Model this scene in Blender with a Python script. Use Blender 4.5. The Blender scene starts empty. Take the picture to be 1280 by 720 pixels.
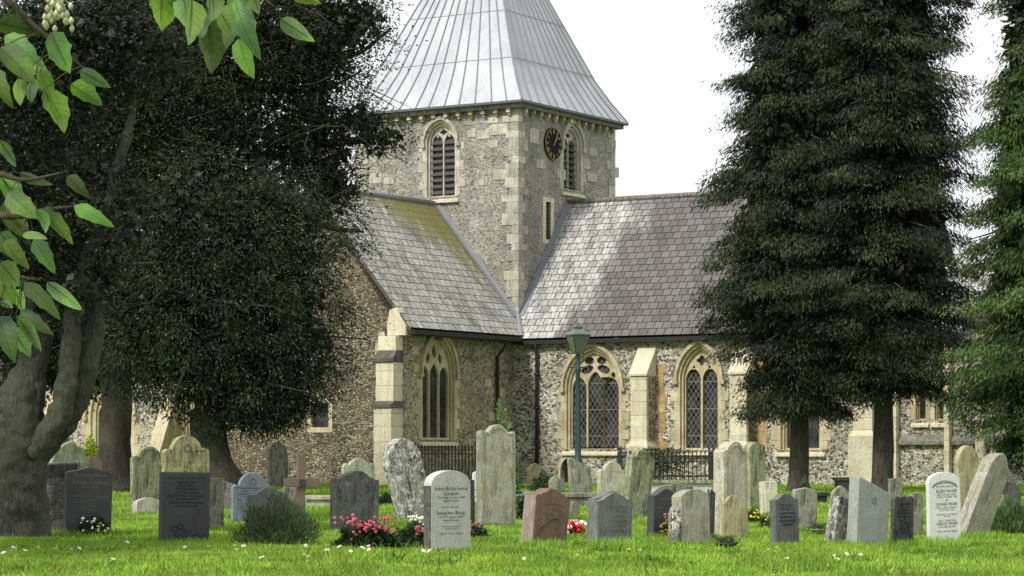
import bpy, math, random
import numpy as np
from mathutils import Matrix, Vector
from mathutils.geometry import tessellate_polygon
random.seed(7); rng = np.random.default_rng(7)
R = math.radians
S = bpy.context.scene
COL = S.collection
F = 3186.0; HX = 640.0; HY = 565.0; ZC = 1.2          # focal length in photo pixels, horizon, eye height

def gz(y):                                             # gently rising churchyard
    return 0.004 * (min(max(y, 0), 95) - 30)
def base_Y(yb):                                        # distance of a ground point seen at photo row yb
    k = F / (yb - HY)
    return 1.32 * k / (1 + 0.004 * k)

# ------------------------------------------------------------------ materials
MATS = {}
class NT:
    def __init__(s, name, rough=0.8, spec=0.3):
        m = bpy.data.materials.new(name); m.use_nodes = True
        s.m = m; s.n = m.node_tree.nodes; s.l = m.node_tree.links
        s.b = s.n['Principled BSDF']; s.b.inputs['Roughness'].default_value = rough
        s.b.inputs['Specular IOR Level'].default_value = spec
        s.out = s.n['Material Output']; MATS[name] = m
        s.tc = s.n.new('ShaderNodeTexCoord')
    def link(s, a, b): s.l.new(a, b)
    def vec(s, src='Object', scale=(1, 1, 1)):
        mp = s.n.new('ShaderNodeMapping'); mp.inputs['Scale'].default_value = scale
        s.link(s.tc.outputs[src], mp.inputs['Vector']); return mp.outputs['Vector']
    def noise(s, scale, detail=5, rough=0.6, v=None, dist=0.0):
        t = s.n.new('ShaderNodeTexNoise'); t.inputs['Scale'].default_value = scale
        t.inputs['Detail'].default_value = detail; t.inputs['Roughness'].default_value = rough
        t.inputs['Distortion'].default_value = dist
        s.link(v if v else s.vec(), t.inputs['Vector']); return t.outputs['Fac']
    def voro(s, scale, feature='F1', v=None, rnd=1.0):
        t = s.n.new('ShaderNodeTexVoronoi'); t.feature = feature; t.inputs['Scale'].default_value = scale
        t.inputs['Randomness'].default_value = rnd
        s.link(v if v else s.vec(), t.inputs['Vector']); return t
    def ramp(s, fac, stops, const=False):
        r = s.n.new('ShaderNodeValToRGB'); e = r.color_ramp.elements
        if const: r.color_ramp.interpolation = 'CONSTANT'
        while len(e) < len(stops): e.new(0.5)
        for i, (p, c) in enumerate(stops):
            e[i].position = p
            e[i].color = (*c, 1) if isinstance(c, (tuple, list)) else (c, c, c, 1)
        s.link(fac, r.inputs['Fac']); return r.outputs['Color']
    def mix(s, fac, a, b, mode='MIX'):
        m = s.n.new('ShaderNodeMix'); m.data_type = 'RGBA'; m.blend_type = mode
        for i, x in ((0, fac), (6, a), (7, b)):
            if hasattr(x, 'is_linked') or hasattr(x, 'links'): s.link(x, m.inputs[i])
            elif i == 0: m.inputs[0].default_value = x
            else: m.inputs[i].default_value = (*x, 1) if len(x) == 3 else x
        return m.outputs[2]
    def math(s, op, a, b=None, c=None):
        m = s.n.new('ShaderNodeMath'); m.operation = op
        for i, x in enumerate((a, b, c)):
            if x is None: continue
            if isinstance(x, (int, float)): m.inputs[i].default_value = x
            else: s.link(x, m.inputs[i])
        return m.outputs[0]
    def tint(s, col):
        a = s.n.new('ShaderNodeAttribute'); a.attribute_name = 'tint'
        return s.mix(1.0, col, a.outputs['Color'], 'MULTIPLY')
    def bump(s, h, strength=0.5, dist=0.02):
        b = s.n.new('ShaderNodeBump'); b.inputs['Strength'].default_value = strength
        b.inputs['Distance'].default_value = dist
        s.link(h, b.inputs['Height']); s.link(b.outputs['Normal'], s.b.inputs['Normal'])
    def color(s, c): s.link(c, s.b.inputs['Base Color'])
    def xyz(s, src='Object'):
        x = s.n.new('ShaderNodeSeparateXYZ'); s.link(s.tc.outputs[src], x.inputs[0]); return x.outputs

def flint(name, cells, mortar, scale=9.0, gap=0.06, warm=(0.30, 0.22, 0.12), warmth=0.35, bump=0.9):
    t = NT(name, 0.75, 0.35)
    nz = t.n.new('ShaderNodeTexNoise'); nz.inputs['Scale'].default_value = 6
    t.link(t.vec(), nz.inputs['Vector'])
    vm = t.n.new('ShaderNodeVectorMath'); vm.operation = 'MULTIPLY_ADD'
    t.link(nz.outputs['Color'], vm.inputs[0]); vm.inputs[1].default_value = (0.06,) * 3
    t.link(t.vec(), vm.inputs[2])
    mp = t.n.new('ShaderNodeMapping'); mp.inputs['Scale'].default_value = (1, 1, 1.35)
    t.link(vm.outputs[0], mp.inputs['Vector']); v = mp.outputs[0]
    a = t.voro(scale, 'F1', v); e = t.voro(scale, 'DISTANCE_TO_EDGE', v)
    sp = t.n.new('ShaderNodeSeparateColor'); t.link(a.outputs['Color'], sp.inputs[0])
    col = t.ramp(sp.outputs[0], cells, const=True)
    big = t.noise(0.55, 6, 0.65)
    col = t.mix(t.ramp(big, [(0.42, 0.0), (0.66, warmth)]), col, warm)
    m = t.ramp(e.outputs['Distance'], [(gap, 1.0), (gap + 0.05, 0.0)])
    mort = t.mix(t.noise(14, 4), mortar, tuple(c * 0.6 for c in mortar))
    col = t.mix(m, col, mort)
    st = t.noise(0.35, 5, 0.6, t.vec(scale=(1.6, 1.6, 0.5)))
    col = t.mix(1.0, col, t.ramp(st, [(0.3, 0.62), (0.6, 1.0)]), 'MULTIPLY')
    pt = t.noise(1.5, 8, .75)
    col = t.mix(1.0, col, t.ramp(pt, [(.34, .62), (.5, .98), (.68, 1.18)]), 'MULTIPLY')
    t.color(col); h = t.math('MINIMUM', e.outputs['Distance'], 0.25)
    t.bump(h, bump, 0.12); return t.m
K = lambda *c: tuple(c)
flint('flint_chancel', [(0, (.03, .03, .035)), (.24, (.13, .125, .115)), (.36, (.40, .38, .32)), (.60, (.60, .57, .48)), (.82, (.78, .76, .68))],
      (.50, .46, .35), 11.5, warmth=0.3, bump=.6)
flint('flint_transept', [(0, (.025, .025, .025)), (.24, (.12, .11, .09)), (.40, (.33, .30, .22)), (.68, (.48, .44, .34)), (.9, (.64, .6, .5))],
      (.42, .37, .25), 12, warmth=0.45, bump=.6)
flint('flint_gable', [(0, (.08, .07, .05)), (.2, (.21, .18, .125)), (.45, (.34, .295, .205)), (.75, (.47, .41, .30))],
      (.17, .14, .09), 10.0, gap=.07, warmth=0.55, bump=1.0)
flint('flint_tower', [(0, (.17, .165, .15)), (.15, (.33, .32, .28)), (.45, (.46, .44, .39)), (.8, (.60, .58, .52))],
      (.36, .34, .285), 16.0, gap=.05, warmth=0.25, bump=0.6)

def stonemat(name, base, stain, dark, streak=0.5, spots=0.0, rough=0.85, spec=0.25, scale=3.0, spotcol=(.62, .62, .55), tint=True, bump=0.35):
    t = NT(name, rough, spec)
    n1 = t.noise(scale, 8, 0.65); n2 = t.noise(scale * 1.7, 6, 0.7, t.vec(scale=(2.5, 2.5, 0.45)), 0.6)
    fine = t.noise(scale * 22, 3, 0.6)
    c = t.mix(t.ramp(n1, [(.42, 0.0), (.58, 1.0)]), base, stain)
    c = t.mix(t.ramp(n2, [(.47, 0.0), (.60, streak)]), c, dark)
    bl_ = t.noise(scale * 6, 6, .8)
    c = t.mix(t.ramp(bl_, [(.50, 0.0), (.64, streak * .7)]), c, dark)
    pal = t.noise(scale * 4.3, 5, .75, dist=.7)
    c = t.mix(t.ramp(pal, [(.54, 0.0), (.66, streak * .6)]), c, tuple(min(.85, v * 1.35 + .03) for v in base))
    if spots > 0:
        vv = t.noise(scale * 3.3, 7, 0.75, dist=1.2)
        c = t.mix(t.ramp(vv, [(.63 - spots * .2, 0.0), (.66 - spots * .15, .9)]), c, spotcol)
    c = t.mix(1.0, c, t.ramp(fine, [(.3, .62), (.7, 1.15)]), 'MULTIPLY')
    if tint: c = t.tint(c)
    t.color(c); t.bump(t.math('ADD', n1, t.math('MULTIPLY', fine, 0.4)), bump, 0.03); return t.m
stonemat('ashlar', (.66, .59, .41), (.54, .45, .27), (.28, .23, .15), .4, scale=1.6)
stonemat('ashlar_pale', (.76, .71, .54), (.70, .63, .43), (.40, .34, .23), .35, scale=1.4)
stonemat('ashlar_orange', (.52, .38, .20), (.42, .27, .12), (.2, .16, .1), .4, scale=3)
stonemat('ashlar_tower', (.66, .63, .52), (.52, .49, .39), (.30, .28, .22), .7, scale=2.6)
stonemat('dark_stone', (.16, .15, .13), (.10, .09, .075), (.05, .05, .045), .6, scale=3)
# gravestone finishes
stonemat('granite_dark', (.062, .063, .070), (.045, .046, .05), (.035, .035, .04), .3, rough=.55, spec=.4)
stonemat('granite_grey', (.19, .20, .20), (.15, .16, .155), (.08, .085, .08), .5, spots=.12, spotcol=(.3, .31, .29), rough=.7)
stonemat('slate_blue', (.24, .28, .34), (.19, .22, .26), (.12, .14, .15), .5, rough=.7)
stonemat('pale_slab', (.37, .39, .37), (.31, .335, .31), (.24, .27, .24), .5, rough=.8)
stonemat('marble_white', (.78, .78, .76), (.70, .70, .68), (.50, .50, .48), .3, rough=.5, spec=.4, bump=.1)
stonemat('marble_grey', (.58, .57, .54), (.50, .49, .46), (.34, .34, .31), .4, rough=.6, bump=.15)
stonemat('lichen_stone', (.42, .41, .35), (.26, .26, .22), (.05, .05, .045), 1.0, spots=.55, spotcol=(.78, .77, .70), scale=3.4)
stonemat('mossy_stone', (.33, .33, .21), (.23, .25, .14), (.08, .085, .055), .95, scale=3.2)
stonemat('green_stone', (.38, .39, .29), (.29, .32, .22), (.13, .14, .10), .8, scale=3)
stonemat('pale_lichen', (.50, .50, .41), (.44, .41, .27), (.20, .19, .14), .7, spots=.2, spotcol=(.64, .65, .58), scale=3)
stonemat('sand_stone', (.48, .43, .24), (.38, .34, .19), (.16, .15, .09), .7, scale=3.4)
stonemat('yellow_stone', (.42, .38, .20), (.33, .31, .16), (.09, .10, .06), .85, scale=3.2)
stonemat('weathered', (.28, .27, .22), (.20, .20, .16), (.07, .07, .06), .9, spots=.1, spotcol=(.45, .44, .38), scale=4)
stonemat('black_weathered', (.13, .13, .12), (.09, .09, .085), (.035, .035, .035), .8, spots=.15, spotcol=(.27, .27, .24), scale=4)
stonemat('red_granite', (.235, .145, .105), (.20, .125, .09), (.10, .07, .055), .5, rough=.7, spots=.1, spotcol=(.3, .22, .17))
stonemat('red_granite_side', (.36, .28, .25), (.30, .23, .20), (.16, .12, .1), .5, rough=.8)
stonemat('reddish', (.20, .15, .12), (.15, .11, .09), (.07, .05, .04), .5)

def plain(name, c, rough=.6, spec=.4, metal=0.0, var=.25, tint=False, scale=6):
    t = NT(name, rough, spec); t.b.inputs['Metallic'].default_value = metal
    x = t.mix(t.noise(scale, 5), tuple(v * (1 - var) for v in c), tuple(min(1, v * (1 + var)) for v in c))
    if tint: x = t.tint(x)
    t.color(x); return t.m
plain('iron', (.018, .018, .018), .45)
plain('pipe', (.022, .021, .02), .5)
plain('lamp_green', (.022, .050, .052), .35, .5)
plain('lamp_glass', (.13, .14, .11), .25, .4)
plain('lamp_white', (.13, .145, .13), .5)
plain('letter_black', (.02, .02, .02), .5)
plain('letter_grey', (.12, .12, .12), .6)
plain('letter_carved', (.12, .12, .10), .9)
plain('letter_gold', (.17, .155, .115), .5)
plain('clock_black', (.012, .012, .012), .7, .08)
plain('gilt', (.42, .33, .13), .6, .2)
plain('louvre', (.055, .055, .05), .7)
plain('wood', (.17, .125, .095), .8)
plain('terracotta', (.30, .13, .07), .8)
plain('stem', (.10, .17, .05), .7)
plain('white_petal', (.85, .85, .80), .6, tint=True)
plain('pink_petal', (.60, .12, .20), .6, tint=True)
plain('red_petal', (.65, .03, .04), .6, tint=True)
plain('orange_petal', (.42, .22, .04), .7, tint=True)
plain('yellow_petal', (.75, .60, .05), .6, tint=True)
plain('soffit', (.05, .045, .04), .8)

def leafmat(name, c1, c2, trans=.25, scale=1.2, rough=.55):
    t = NT(name, rough, .3)
    c = t.mix(t.ramp(t.noise(scale, 4), [(.4, 0.), (.62, 1.)]), c1, c2)
    c = t.tint(c); t.color(c)
    tr = t.n.new('ShaderNodeBsdfTranslucent'); mx = t.n.new('ShaderNodeMixShader')
    g = t.mix(1.0, c, (1.25, 1.3, .7), 'MULTIPLY')
    t.link(g, tr.inputs['Color']); mx.inputs[0].default_value = trans
    t.link(t.b.outputs[0], mx.inputs[1]); t.link(tr.outputs[0], mx.inputs[2]); t.link(mx.outputs[0], t.out.inputs['Surface'])
    return t.m
leafmat('yew_leaf', (.010, .018, .008), (.026, .047, .012), .06)
leafmat('oak_leaf', (.014, .022, .010), (.030, .046, .014), .08)
leafmat('conifer_leaf', (.010, .018, .008), (.034, .052, .014), .06)
leafmat('bright_conifer', (.020, .042, .011), (.075, .130, .024), .10)
leafmat('lime_leaf', (.085, .135, .055), (.15, .28, .045), .38, scale=7)
def veins():
    m = MATS['lime_leaf']; nt_ = m.node_tree; n = nt_.nodes; l = nt_.links
    uv = n.new('ShaderNodeUVMap'); uv.uv_map = 'UVMap'; sx = n.new('ShaderNodeSeparateXYZ'); l.new(uv.outputs[0], sx.inputs[0])
    def mt(op, a, b=0.0):
        q = n.new('ShaderNodeMath'); q.operation = op
        for i, x in enumerate((a, b)):
            if isinstance(x, (int, float)): q.inputs[i].default_value = x
            else: l.new(x, q.inputs[i])
        return q.outputs[0]
    au = mt('ABSOLUTE', sx.outputs[0]); f = mt('FRACT', mt('SUBTRACT', mt('MULTIPLY', sx.outputs[1], 7.0), mt('MULTIPLY', au, 1.5)))
    v = mt('MAXIMUM', mt('LESS_THAN', f, .13), mt('LESS_THAN', au, .07))
    b = n['Principled BSDF']; src = b.inputs['Base Color'].links[0].from_socket
    mx = n.new('ShaderNodeMix'); mx.data_type = 'RGBA'; mx.blend_type = 'MULTIPLY'; l.new(mt('MULTIPLY', v, .55), mx.inputs[0]); l.new(src, mx.inputs[6]); mx.inputs[7].default_value = (.35, .45, .3, 1)
    l.new(mx.outputs[2], b.inputs['Base Color'])
    for nd in n:
        if nd.type == 'BSDF_TRANSLUCENT':
            s2 = nd.inputs['Color'].links[0].from_node; l.new(mx.outputs[2], s2.inputs[6])
veins()
leafmat('dim_leaf', (.012, .018, .009), (.024, .035, .014), .08)
leafmat('shrub_leaf', (.06, .10, .045), (.10, .15, .06), .2)
leafmat('lavender_leaf', (.05, .075, .04), (.10, .14, .075), .2)
leafmat('yellow_shrub', (.28, .36, .03), (.42, .48, .05), .3)
leafmat('hedge_leaf', (.02, .04, .015), (.035, .06, .02), .1)
leafmat('grass_blade', (.18, .32, .04), (.31, .48, .075), .35, scale=1.1)

def barkmat(name, c1, c2, green=(.12, .13, .07), g=.3, sc=7):
    t = NT(name, .9, .2)
    n = t.noise(sc, 8, .75, t.vec(scale=(2.0, 2.0, .4)), .8); big = t.noise(1.3, 5)
    c = t.mix(t.ramp(n, [(.35, 0.), (.65, 1.)]), c1, c2)
    c = t.mix(t.ramp(big, [(.45, 0.), (.6, g)]), c, green)
    t.color(c); t.bump(n, .9, .05); return t.m
barkmat('bark_dark', (.022, .02, .018), (.065, .055, .048))
barkmat('bark_brown', (.028, .024, .02), (.10, .085, .07), g=.1)
barkmat('bark_grey', (.045, .045, .038), (.12, .12, .095), (.11, .12, .07), .4)
barkmat('bark_rough', (.022, .022, .018), (.115, .115, .092), (.10, .11, .065), .5, 15)
barkmat('twig', (.05, .05, .03), (.10, .10, .06))

def slate(name, c1, c2, stain, moss, mfac, band, orient):
    t = NT(name, .75, .2)
    uv = t.vec('UV')
    br = t.n.new('ShaderNodeTexBrick'); t.link(uv, br.inputs['Vector'])
    br.inputs['Scale'].default_value = 1; br.inputs['Brick Width'].default_value = .31; br.inputs['Row Height'].default_value = .28
    br.inputs['Mortar Size'].default_value = .013; br.inputs['Mortar Smooth'].default_value = .2
    br.inputs['Color1'].default_value = (*c1, 1); br.inputs['Color2'].default_value = (*c2, 1)
    br.inputs['Mortar'].default_value = (.035, .035, .035, 1); br.inputs['Bias'].default_value = 0
    x = t.xyz('UV')
    # every course gets its own hue drift; slates get broken edges
    n = t.noise(.8, 7, .65, t.vec('UV', (1, .45, 1)), .4)
    fine = t.noise(9, 6, .7, uv)
    c = t.mix(1.0, br.outputs['Color'], t.ramp(fine, [(.32, .50), (.66, 1.25)]), 'MULTIPLY')
    grm = t.noise(1.6, 8, .78, t.vec('UV', (1.6, .35, 1)), .6)
    c = t.mix(1.0, c, t.ramp(grm, [(.36, .45), (.52, 1.0), (.7, 1.12)]), 'MULTIPLY')
    # stain region: u along the ridge, v up the slope
    d = t.math('ADD', t.math('SUBTRACT', t.math('MULTIPLY', x[0], band[0]), t.math('MULTIPLY', x[1], band[1])), band[2])
    d = t.math('ADD', d, t.math('MULTIPLY', t.math('SUBTRACT', n, .5), 1.9))
    c = t.mix(t.ramp(d, [(.35, 0.), (.75, .88)]), c, t.mix(1.0, br.outputs['Color'], stain, 'MULTIPLY'))
    d2 = t.math('ADD', t.math('SUBTRACT', t.math('MULTIPLY', x[0], moss[0]), t.math('MULTIPLY', x[1], moss[1])), moss[2])
    d2 = t.math('ADD', d2, t.math('MULTIPLY', t.math('SUBTRACT', t.noise(2.2, 7, .7, t.vec('UV', (2.2, .3, 1)), .5), .5), 2.6))
    c = t.mix(t.ramp(d2, [(.3, 0.), (.9, mfac)]), c, (.17, .16, .05))
    t.color(c)
    saw = t.math('FRACT', t.math('DIVIDE', x[1], .28))
    h = t.math('SUBTRACT', t.math('MULTIPLY', br.outputs['Fac'], -0.6), saw)
    h = t.math('ADD', h, t.math('MULTIPLY', fine, .35))
    t.bump(h, .75, .03); return t.m
slate('slate_chancel', (.50, .50, .475), (.33, .33, .31), (.25, .228, .228), (0, 0, -5), 0, (.5, .10, -.42), 0)
slate('slate_transept', (.46, .46, .42), (.30, .30, .26), (.55, .55, .5), (.28, -.36, -2.3), .9, (0, 0, -3), 1)

def lead():
    t = NT('lead', .65, .25)
    n = t.noise(.7, 7, .6, t.vec(scale=(1.5, 1.5, .3)), .3); f = t.noise(9, 5, .6, t.vec(scale=(1.5, 1.5, .25)))
    c = t.mix(t.ramp(n, [(.35, 0.), (.7, 1.)]), (.50, .51, .55), (.36, .375, .41))
    c = t.mix(1.0, c, t.ramp(f, [(.3, .86), (.7, 1.05)]), 'MULTIPLY')
    t.color(c); t.bump(n, .15, .03)
lead()
plain('lead_seam', (.22, .23, .25), .5)
plain('lead_dark', (.10, .105, .12), .55)
def glassmat(name, mesh_col, pa, pb, w):
    t = NT(name, .12, .3)
    x = t.xyz('UV')
    a = t.math('DIVIDE', x[0], pa); b = t.math('DIVIDE', x[1], pb)
    l1 = t.math('LESS_THAN', t.math('FRACT', t.math('ADD', a, b)), w)
    l2 = t.math('LESS_THAN', t.math('FRACT', t.math('SUBTRACT', a, b)), w)
    l3 = t.math('LESS_THAN', t.math('FRACT', t.math('DIVIDE', x[1], .85)), .03)
    m = t.math('MAXIMUM', t.math('MAXIMUM', l1, l2), l3)
    base = t.mix(t.ramp(t.noise(2.3, 5), [(.4, 0.), (.62, 1.)]), (.010, .011, .012), (.05, .055, .06))
    t.color(t.mix(m, base, mesh_col))
    t.link(t.math('ADD', .12, t.math('MULTIPLY', m, .6)), t.b.inputs['Roughness'])
glassmat('lattice_glass', (.17, .17, .155), .17, .25, .10)
glassmat('plain_glass', (.035, .035, .035), .17, .25, .10)
def ground_mat():
    t = NT('lawn', .95, .1)
    n = t.noise(.5, 8, .7); f = t.noise(9, 6, .75)
    c = t.mix(t.ramp(n, [(.35, 0.), (.65, 1.)]), (.11, .22, .03), (.17, .29, .045))
    c = t.mix(t.ramp(f, [(.42, 0.), (.7, .7)]), c, (.05, .09, .018))
    t.color(c); t.bump(f, .8, .05)
ground_mat()

# ------------------------------------------------------------------ mesh helpers
def props(o, label=None, cat=None, group=None, kind=None):
    if label: o['label'] = label
    if cat: o['category'] = cat
    if group: o['group'] = group
    if kind: o['kind'] = kind
    return o
class MB:
    def __init__(s): s.v = []; s.f = []; s.t = []; s.mi = []; s.uv = []; s.hasuv = False
    def add(s, vs, fs, tint=1.0, mi=0, uvs=None, M=None):
        o = len(s.v)
        for i, p in enumerate(vs):
            p = Vector(p)
            s.v.append(M @ p if M else p); s.t.append(tint)
            s.uv.append(uvs[i] if uvs else (p.x, p.z))
        for f in fs: s.f.append([o + i for i in f]); s.mi.append(mi)
    def box(s, x0, x1, y0, y1, z0, z1, tint=1.0, M=None, mi=0):
        vs = [(x, y, z) for z in (z0, z1) for y in (y0, y1) for x in (x0, x1)]
        s.add(vs, [(0, 2, 3, 1), (4, 5, 7, 6), (0, 1, 5, 4), (2, 6, 7, 3), (0, 4, 6, 2), (1, 3, 7, 5)], tint, mi, M=M)
    def plate(s, outer, holes, y0, y1, tint=1.0, M=None, mi=0):
        loops = [outer] + list(holes); pts = [p for l in loops for p in l]; n = len(pts)
        tris = tessellate_polygon([[Vector((p[0], p[1], 0)) for p in l] for l in loops])
        vs = [(p[0], y0, p[1]) for p in pts] + [(p[0], y1, p[1]) for p in pts]; fs = []
        for a, b, c in tris:
            A, B, C = (Vector(pts[i]) for i in (a, b, c))
            if (B - A).cross(C - A) < 0: b, c = c, b
            fs.append((a, b, c)); fs.append((n + a, n + c, n + b))
        o = 0
        for k, l in enumerate(loops):
            m = len(l); area = sum(l[i][0] * l[(i + 1) % m][1] - l[(i + 1) % m][0] * l[i][1] for i in range(m))
            for i in range(m):
                j = (i + 1) % m; q = (o + i, o + j, n + o + j, n + o + i)
                if (area > 0) == (k == 0): q = q[::-1]
                fs.append(q)
            o += m
        s.add(vs, fs, tint, mi, M=M)
    def tube(s, pts, rad, seg=10, tint=1.0, M=None, rough=0.0, cap=True, mi=0):
        pts = [Vector(p) for p in pts]; n = len(pts)
        if isinstance(rad, (int, float)): rad = [rad] * n
        vs = []; fs = []; ref = None
        for i in range(n):
            d = (pts[min(i + 1, n - 1)] - pts[max(i - 1, 0)]).normalized()
            if ref is None: ref = Vector((1, 0, 0)) if abs(d.x) < .9 else Vector((0, 1, 0))
            a = (ref - d * ref.dot(d)).normalized(); b = d.cross(a); ref = a
            for k in range(seg):
                an = 2 * math.pi * k / seg; r = rad[i] * (1 + rough * (random.random() - .5))
                vs.append(pts[i] + (a * math.cos(an) + b * math.sin(an)) * r)
        for i in range(n - 1):
            for k in range(seg):
                j = (k + 1) % seg; fs.append((i * seg + k, i * seg + j, (i + 1) * seg + j, (i + 1) * seg + k))
        if cap: fs.append(tuple(range(seg))[::-1]); fs.append(tuple((n - 1) * seg + k for k in range(seg)))
        s.add(vs, fs, tint, mi, M=M)
    def lathe(s, prof, c=(0, 0, 0), seg=16, tint=1.0, M=None, mi=0):
        s.tube([(c[0], c[1], c[2] + z) for r, z in prof], [r for r, z in prof], seg, tint, M, mi=mi)
    def build(s, name, mat, parent=None, smooth=False, bevel=0):
        me = bpy.data.meshes.new(name); me.from_pydata([tuple(p) for p in s.v], [], s.f)
        for m in (mat if isinstance(mat, (list, tuple)) else [mat]): me.materials.append(MATS[m])
        if isinstance(mat, (list, tuple)): me.polygons.foreach_set('material_index', s.mi)
        at = me.color_attributes.new('tint', 'FLOAT_COLOR', 'POINT')
        arr = np.ones((len(s.v), 4), np.float32); tt = np.array([t if isinstance(t, tuple) else (t, t, t) for t in s.t], np.float32).reshape(-1, 3)
        arr[:, :3] = tt; at.data.foreach_set('color', arr.ravel())
        uvl = me.uv_layers.new(name='UVMap'); li = np.zeros(len(me.loops), np.int32); me.loops.foreach_get('vertex_index', li)
        uvl.data.foreach_set('uv', np.array(s.uv, np.float32)[li].ravel())
        if smooth: me.polygons.foreach_set('use_smooth', [True] * len(me.polygons))
        me.update(); o = bpy.data.objects.new(name, me); COL.objects.link(o)
        if parent: o.parent = parent
        if bevel:
            b = o.modifiers.new('bevel', 'BEVEL'); b.width = bevel; b.segments = 2; b.limit_method = 'ANGLE'; b.angle_limit = R(40)
        return o
def empty(name, loc, rz=0, parent=None):
    o = bpy.data.objects.new(name, None); COL.objects.link(o); o.location = loc; o.rotation_euler = (0, 0, rz)
    o.empty_display_size = .2
    if parent: o.parent = parent
    return o
def np_mesh(name, V, Fc, tint, mat, parent=None, k=4):
    """V (n,3), Fc (m,k) faces"""
    me = bpy.data.meshes.new(name); me.vertices.add(len(V)); me.vertices.foreach_set('co', V.astype(np.float32).ravel())
    me.loops.add(Fc.size); me.loops.foreach_set('vertex_index', Fc.astype(np.int32).ravel())
    me.polygons.add(len(Fc)); me.polygons.foreach_set('loop_start', np.arange(0, Fc.size, k, dtype=np.int32))
    try: me.polygons.foreach_set('loop_total', np.full(len(Fc), k, np.int32))
    except Exception: pass
    me.materials.append(MATS[mat]); at = me.color_attributes.new('tint', 'FLOAT_COLOR', 'POINT')
    arr = np.ones((len(V), 4), np.float32); arr[:, :3] = tint; at.data.foreach_set('color', arr.ravel())
    me.update(calc_edges=True); me.validate()
    o = bpy.data.objects.new(name, me); COL.objects.link(o)
    if parent: o.parent = parent
    return o
def nrm(a): return a / np.maximum(np.linalg.norm(a, axis=1, keepdims=True), 1e-9)
def leaf_arrays(P, D, L, W, tint):
    """diamond leaves at P pointing D; L,W lengths (n,)"""
    n = len(P); D = nrm(D); r = nrm(rng.normal(size=(n, 3))); A = nrm(np.cross(D, r)); U = np.cross(A, D)
    L = np.broadcast_to(L, (n,))[:, None]; W = np.broadcast_to(W, (n,))[:, None]
    V = np.stack([P, P + D * L * .45 + A * W * .5 + U * L * .06, P + D * L, P + D * L * .45 - A * W * .5 + U * L * .06], 1).reshape(-1, 3)
    T = np.repeat(tint, 4, axis=0) if tint.ndim == 2 else np.repeat(np.stack([tint] * 3, 1), 4, axis=0)
    return V, T
def leaves_obj(name, parts, mat, parent):
    V = np.concatenate([p[0] for p in parts]); T = np.concatenate([p[1] for p in parts])
    return np_mesh(name, V, np.arange(len(V)).reshape(-1, 4), T, mat, parent)
def smooth_path(pts, n=5):
    pts = [Vector(p) for p in pts]; out = []
    q = [pts[0] * 2 - pts[1]] + pts + [pts[-1] * 2 - pts[-2]]
    for i in range(1, len(q) - 2):
        for k in range(n):
            t = k / n; a, b, c, d = q[i - 1:i + 3]
            out.append(.5 * ((2 * b) + (c - a) * t + (2 * a - 5 * b + 4 * c - d) * t * t + (3 * b - a - 3 * c + d) * t ** 3))
    return out + [pts[-1]]
def interp(r, n=5):
    out = []
    for i in range(len(r) - 1):
        for k in range(n): out.append(r[i] + (r[i + 1] - r[i]) * k / n)
    return out + [r[-1]]

# ------------------------------------------------------------------ ground
def build_ground():
    ys = list(np.linspace(-30, 15, 6)) + list(np.linspace(16, 95, 80)) + [110, 150, 250, 500, 900]
    xs = [-600, -250, -100, -50] + list(np.linspace(-30, 30, 61)) + [50, 100, 250, 600]
    V = []
    for y in ys:
        for x in xs:
            b = .025 * math.sin(x * 1.3 + y * .9) * math.sin(y * .7 - x * .5) if 16 < y < 90 and abs(x) < 31 else 0
            V.append((x, y, gz(y) + b))
    nx = len(xs); Fc = [(j * nx + i, j * nx + i + 1, (j + 1) * nx + i + 1, (j + 1) * nx + i) for j in range(len(ys) - 1) for i in range(nx - 1)]
    o = np_mesh('lawn', np.array(V), np.array(Fc), np.ones(3), 'lawn'); props(o, kind='structure')
build_ground()

# ------------------------------------------------------------------ church
TH = R(31.5); CU = Vector((math.cos(TH), -math.sin(TH), 0)); CV = Vector((math.sin(TH), math.cos(TH), 0))
ORG = Vector((.2, 84.0, 0))
church = empty('church', ORG, -TH)
props(church, 'flint church with a square tower, lead spire and slate roofs behind the graves', 'church')
GB = -.2                                                # walls start just under the grass
def pix(px, py, axis, c):
    """church-local point where the sight line of a photo pixel meets the wall plane: axis 'y' (y=c) or 'x' (x=c)"""
    ray = Vector(((px - HX) / F, 1, (HY - py) / F)); o = Vector((0, 0, ZC)) - ORG
    lu, lv = Vector((o.dot(CU), o.dot(CV), o.z)), Vector((ray.dot(CU), ray.dot(CV), ray.z))
    t = (c - (lu.y if axis == 'y' else lu.x)) / (lv.y if axis == 'y' else lv.x)
    return lu + lv * t
def MY(c): return Matrix.Translation((0, c, 0))                        # plate facing -y
def MX(c): return Matrix.Translation((c, 0, 0)) @ Matrix.Rotation(R(90), 4, 'Z')   # plate facing +x, plate x = church y

def arch(cx, a, z0, zs, h, n=10):
    """pointed arch outline, counter-clockwise from bottom left"""
    r = (a * a + h * h) / (2 * a); out = [(cx - a, z0), (cx + a, z0)]
    a1 = math.atan2(h, r - a)
    for i in range(n + 1):
        t = a1 * i / n; out.append((cx + a - r + r * math.cos(t), zs + r * math.sin(t)))
    for i in range(n - 1, -1, -1):
        t = a1 * i / n; out.append((cx - a + r - r * math.cos(t), zs + r * math.sin(t)))
    return out
def ell(cx, cz, rx, rz, rot=0, n=14, lobes=0):
    o = []
    for i in range(n if not lobes else 28):
        t = 2 * math.pi * i / (n if not lobes else 28); k = 1 if not lobes else .62 + .42 * abs(math.cos(lobes / 2 * (t)))
        x = rx * k * math.cos(t); z = rz * k * math.sin(t)
        o.append((cx + x * math.cos(rot) - z * math.sin(rot), cz + x * math.sin(rot) + z * math.cos(rot)))
    return o
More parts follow.
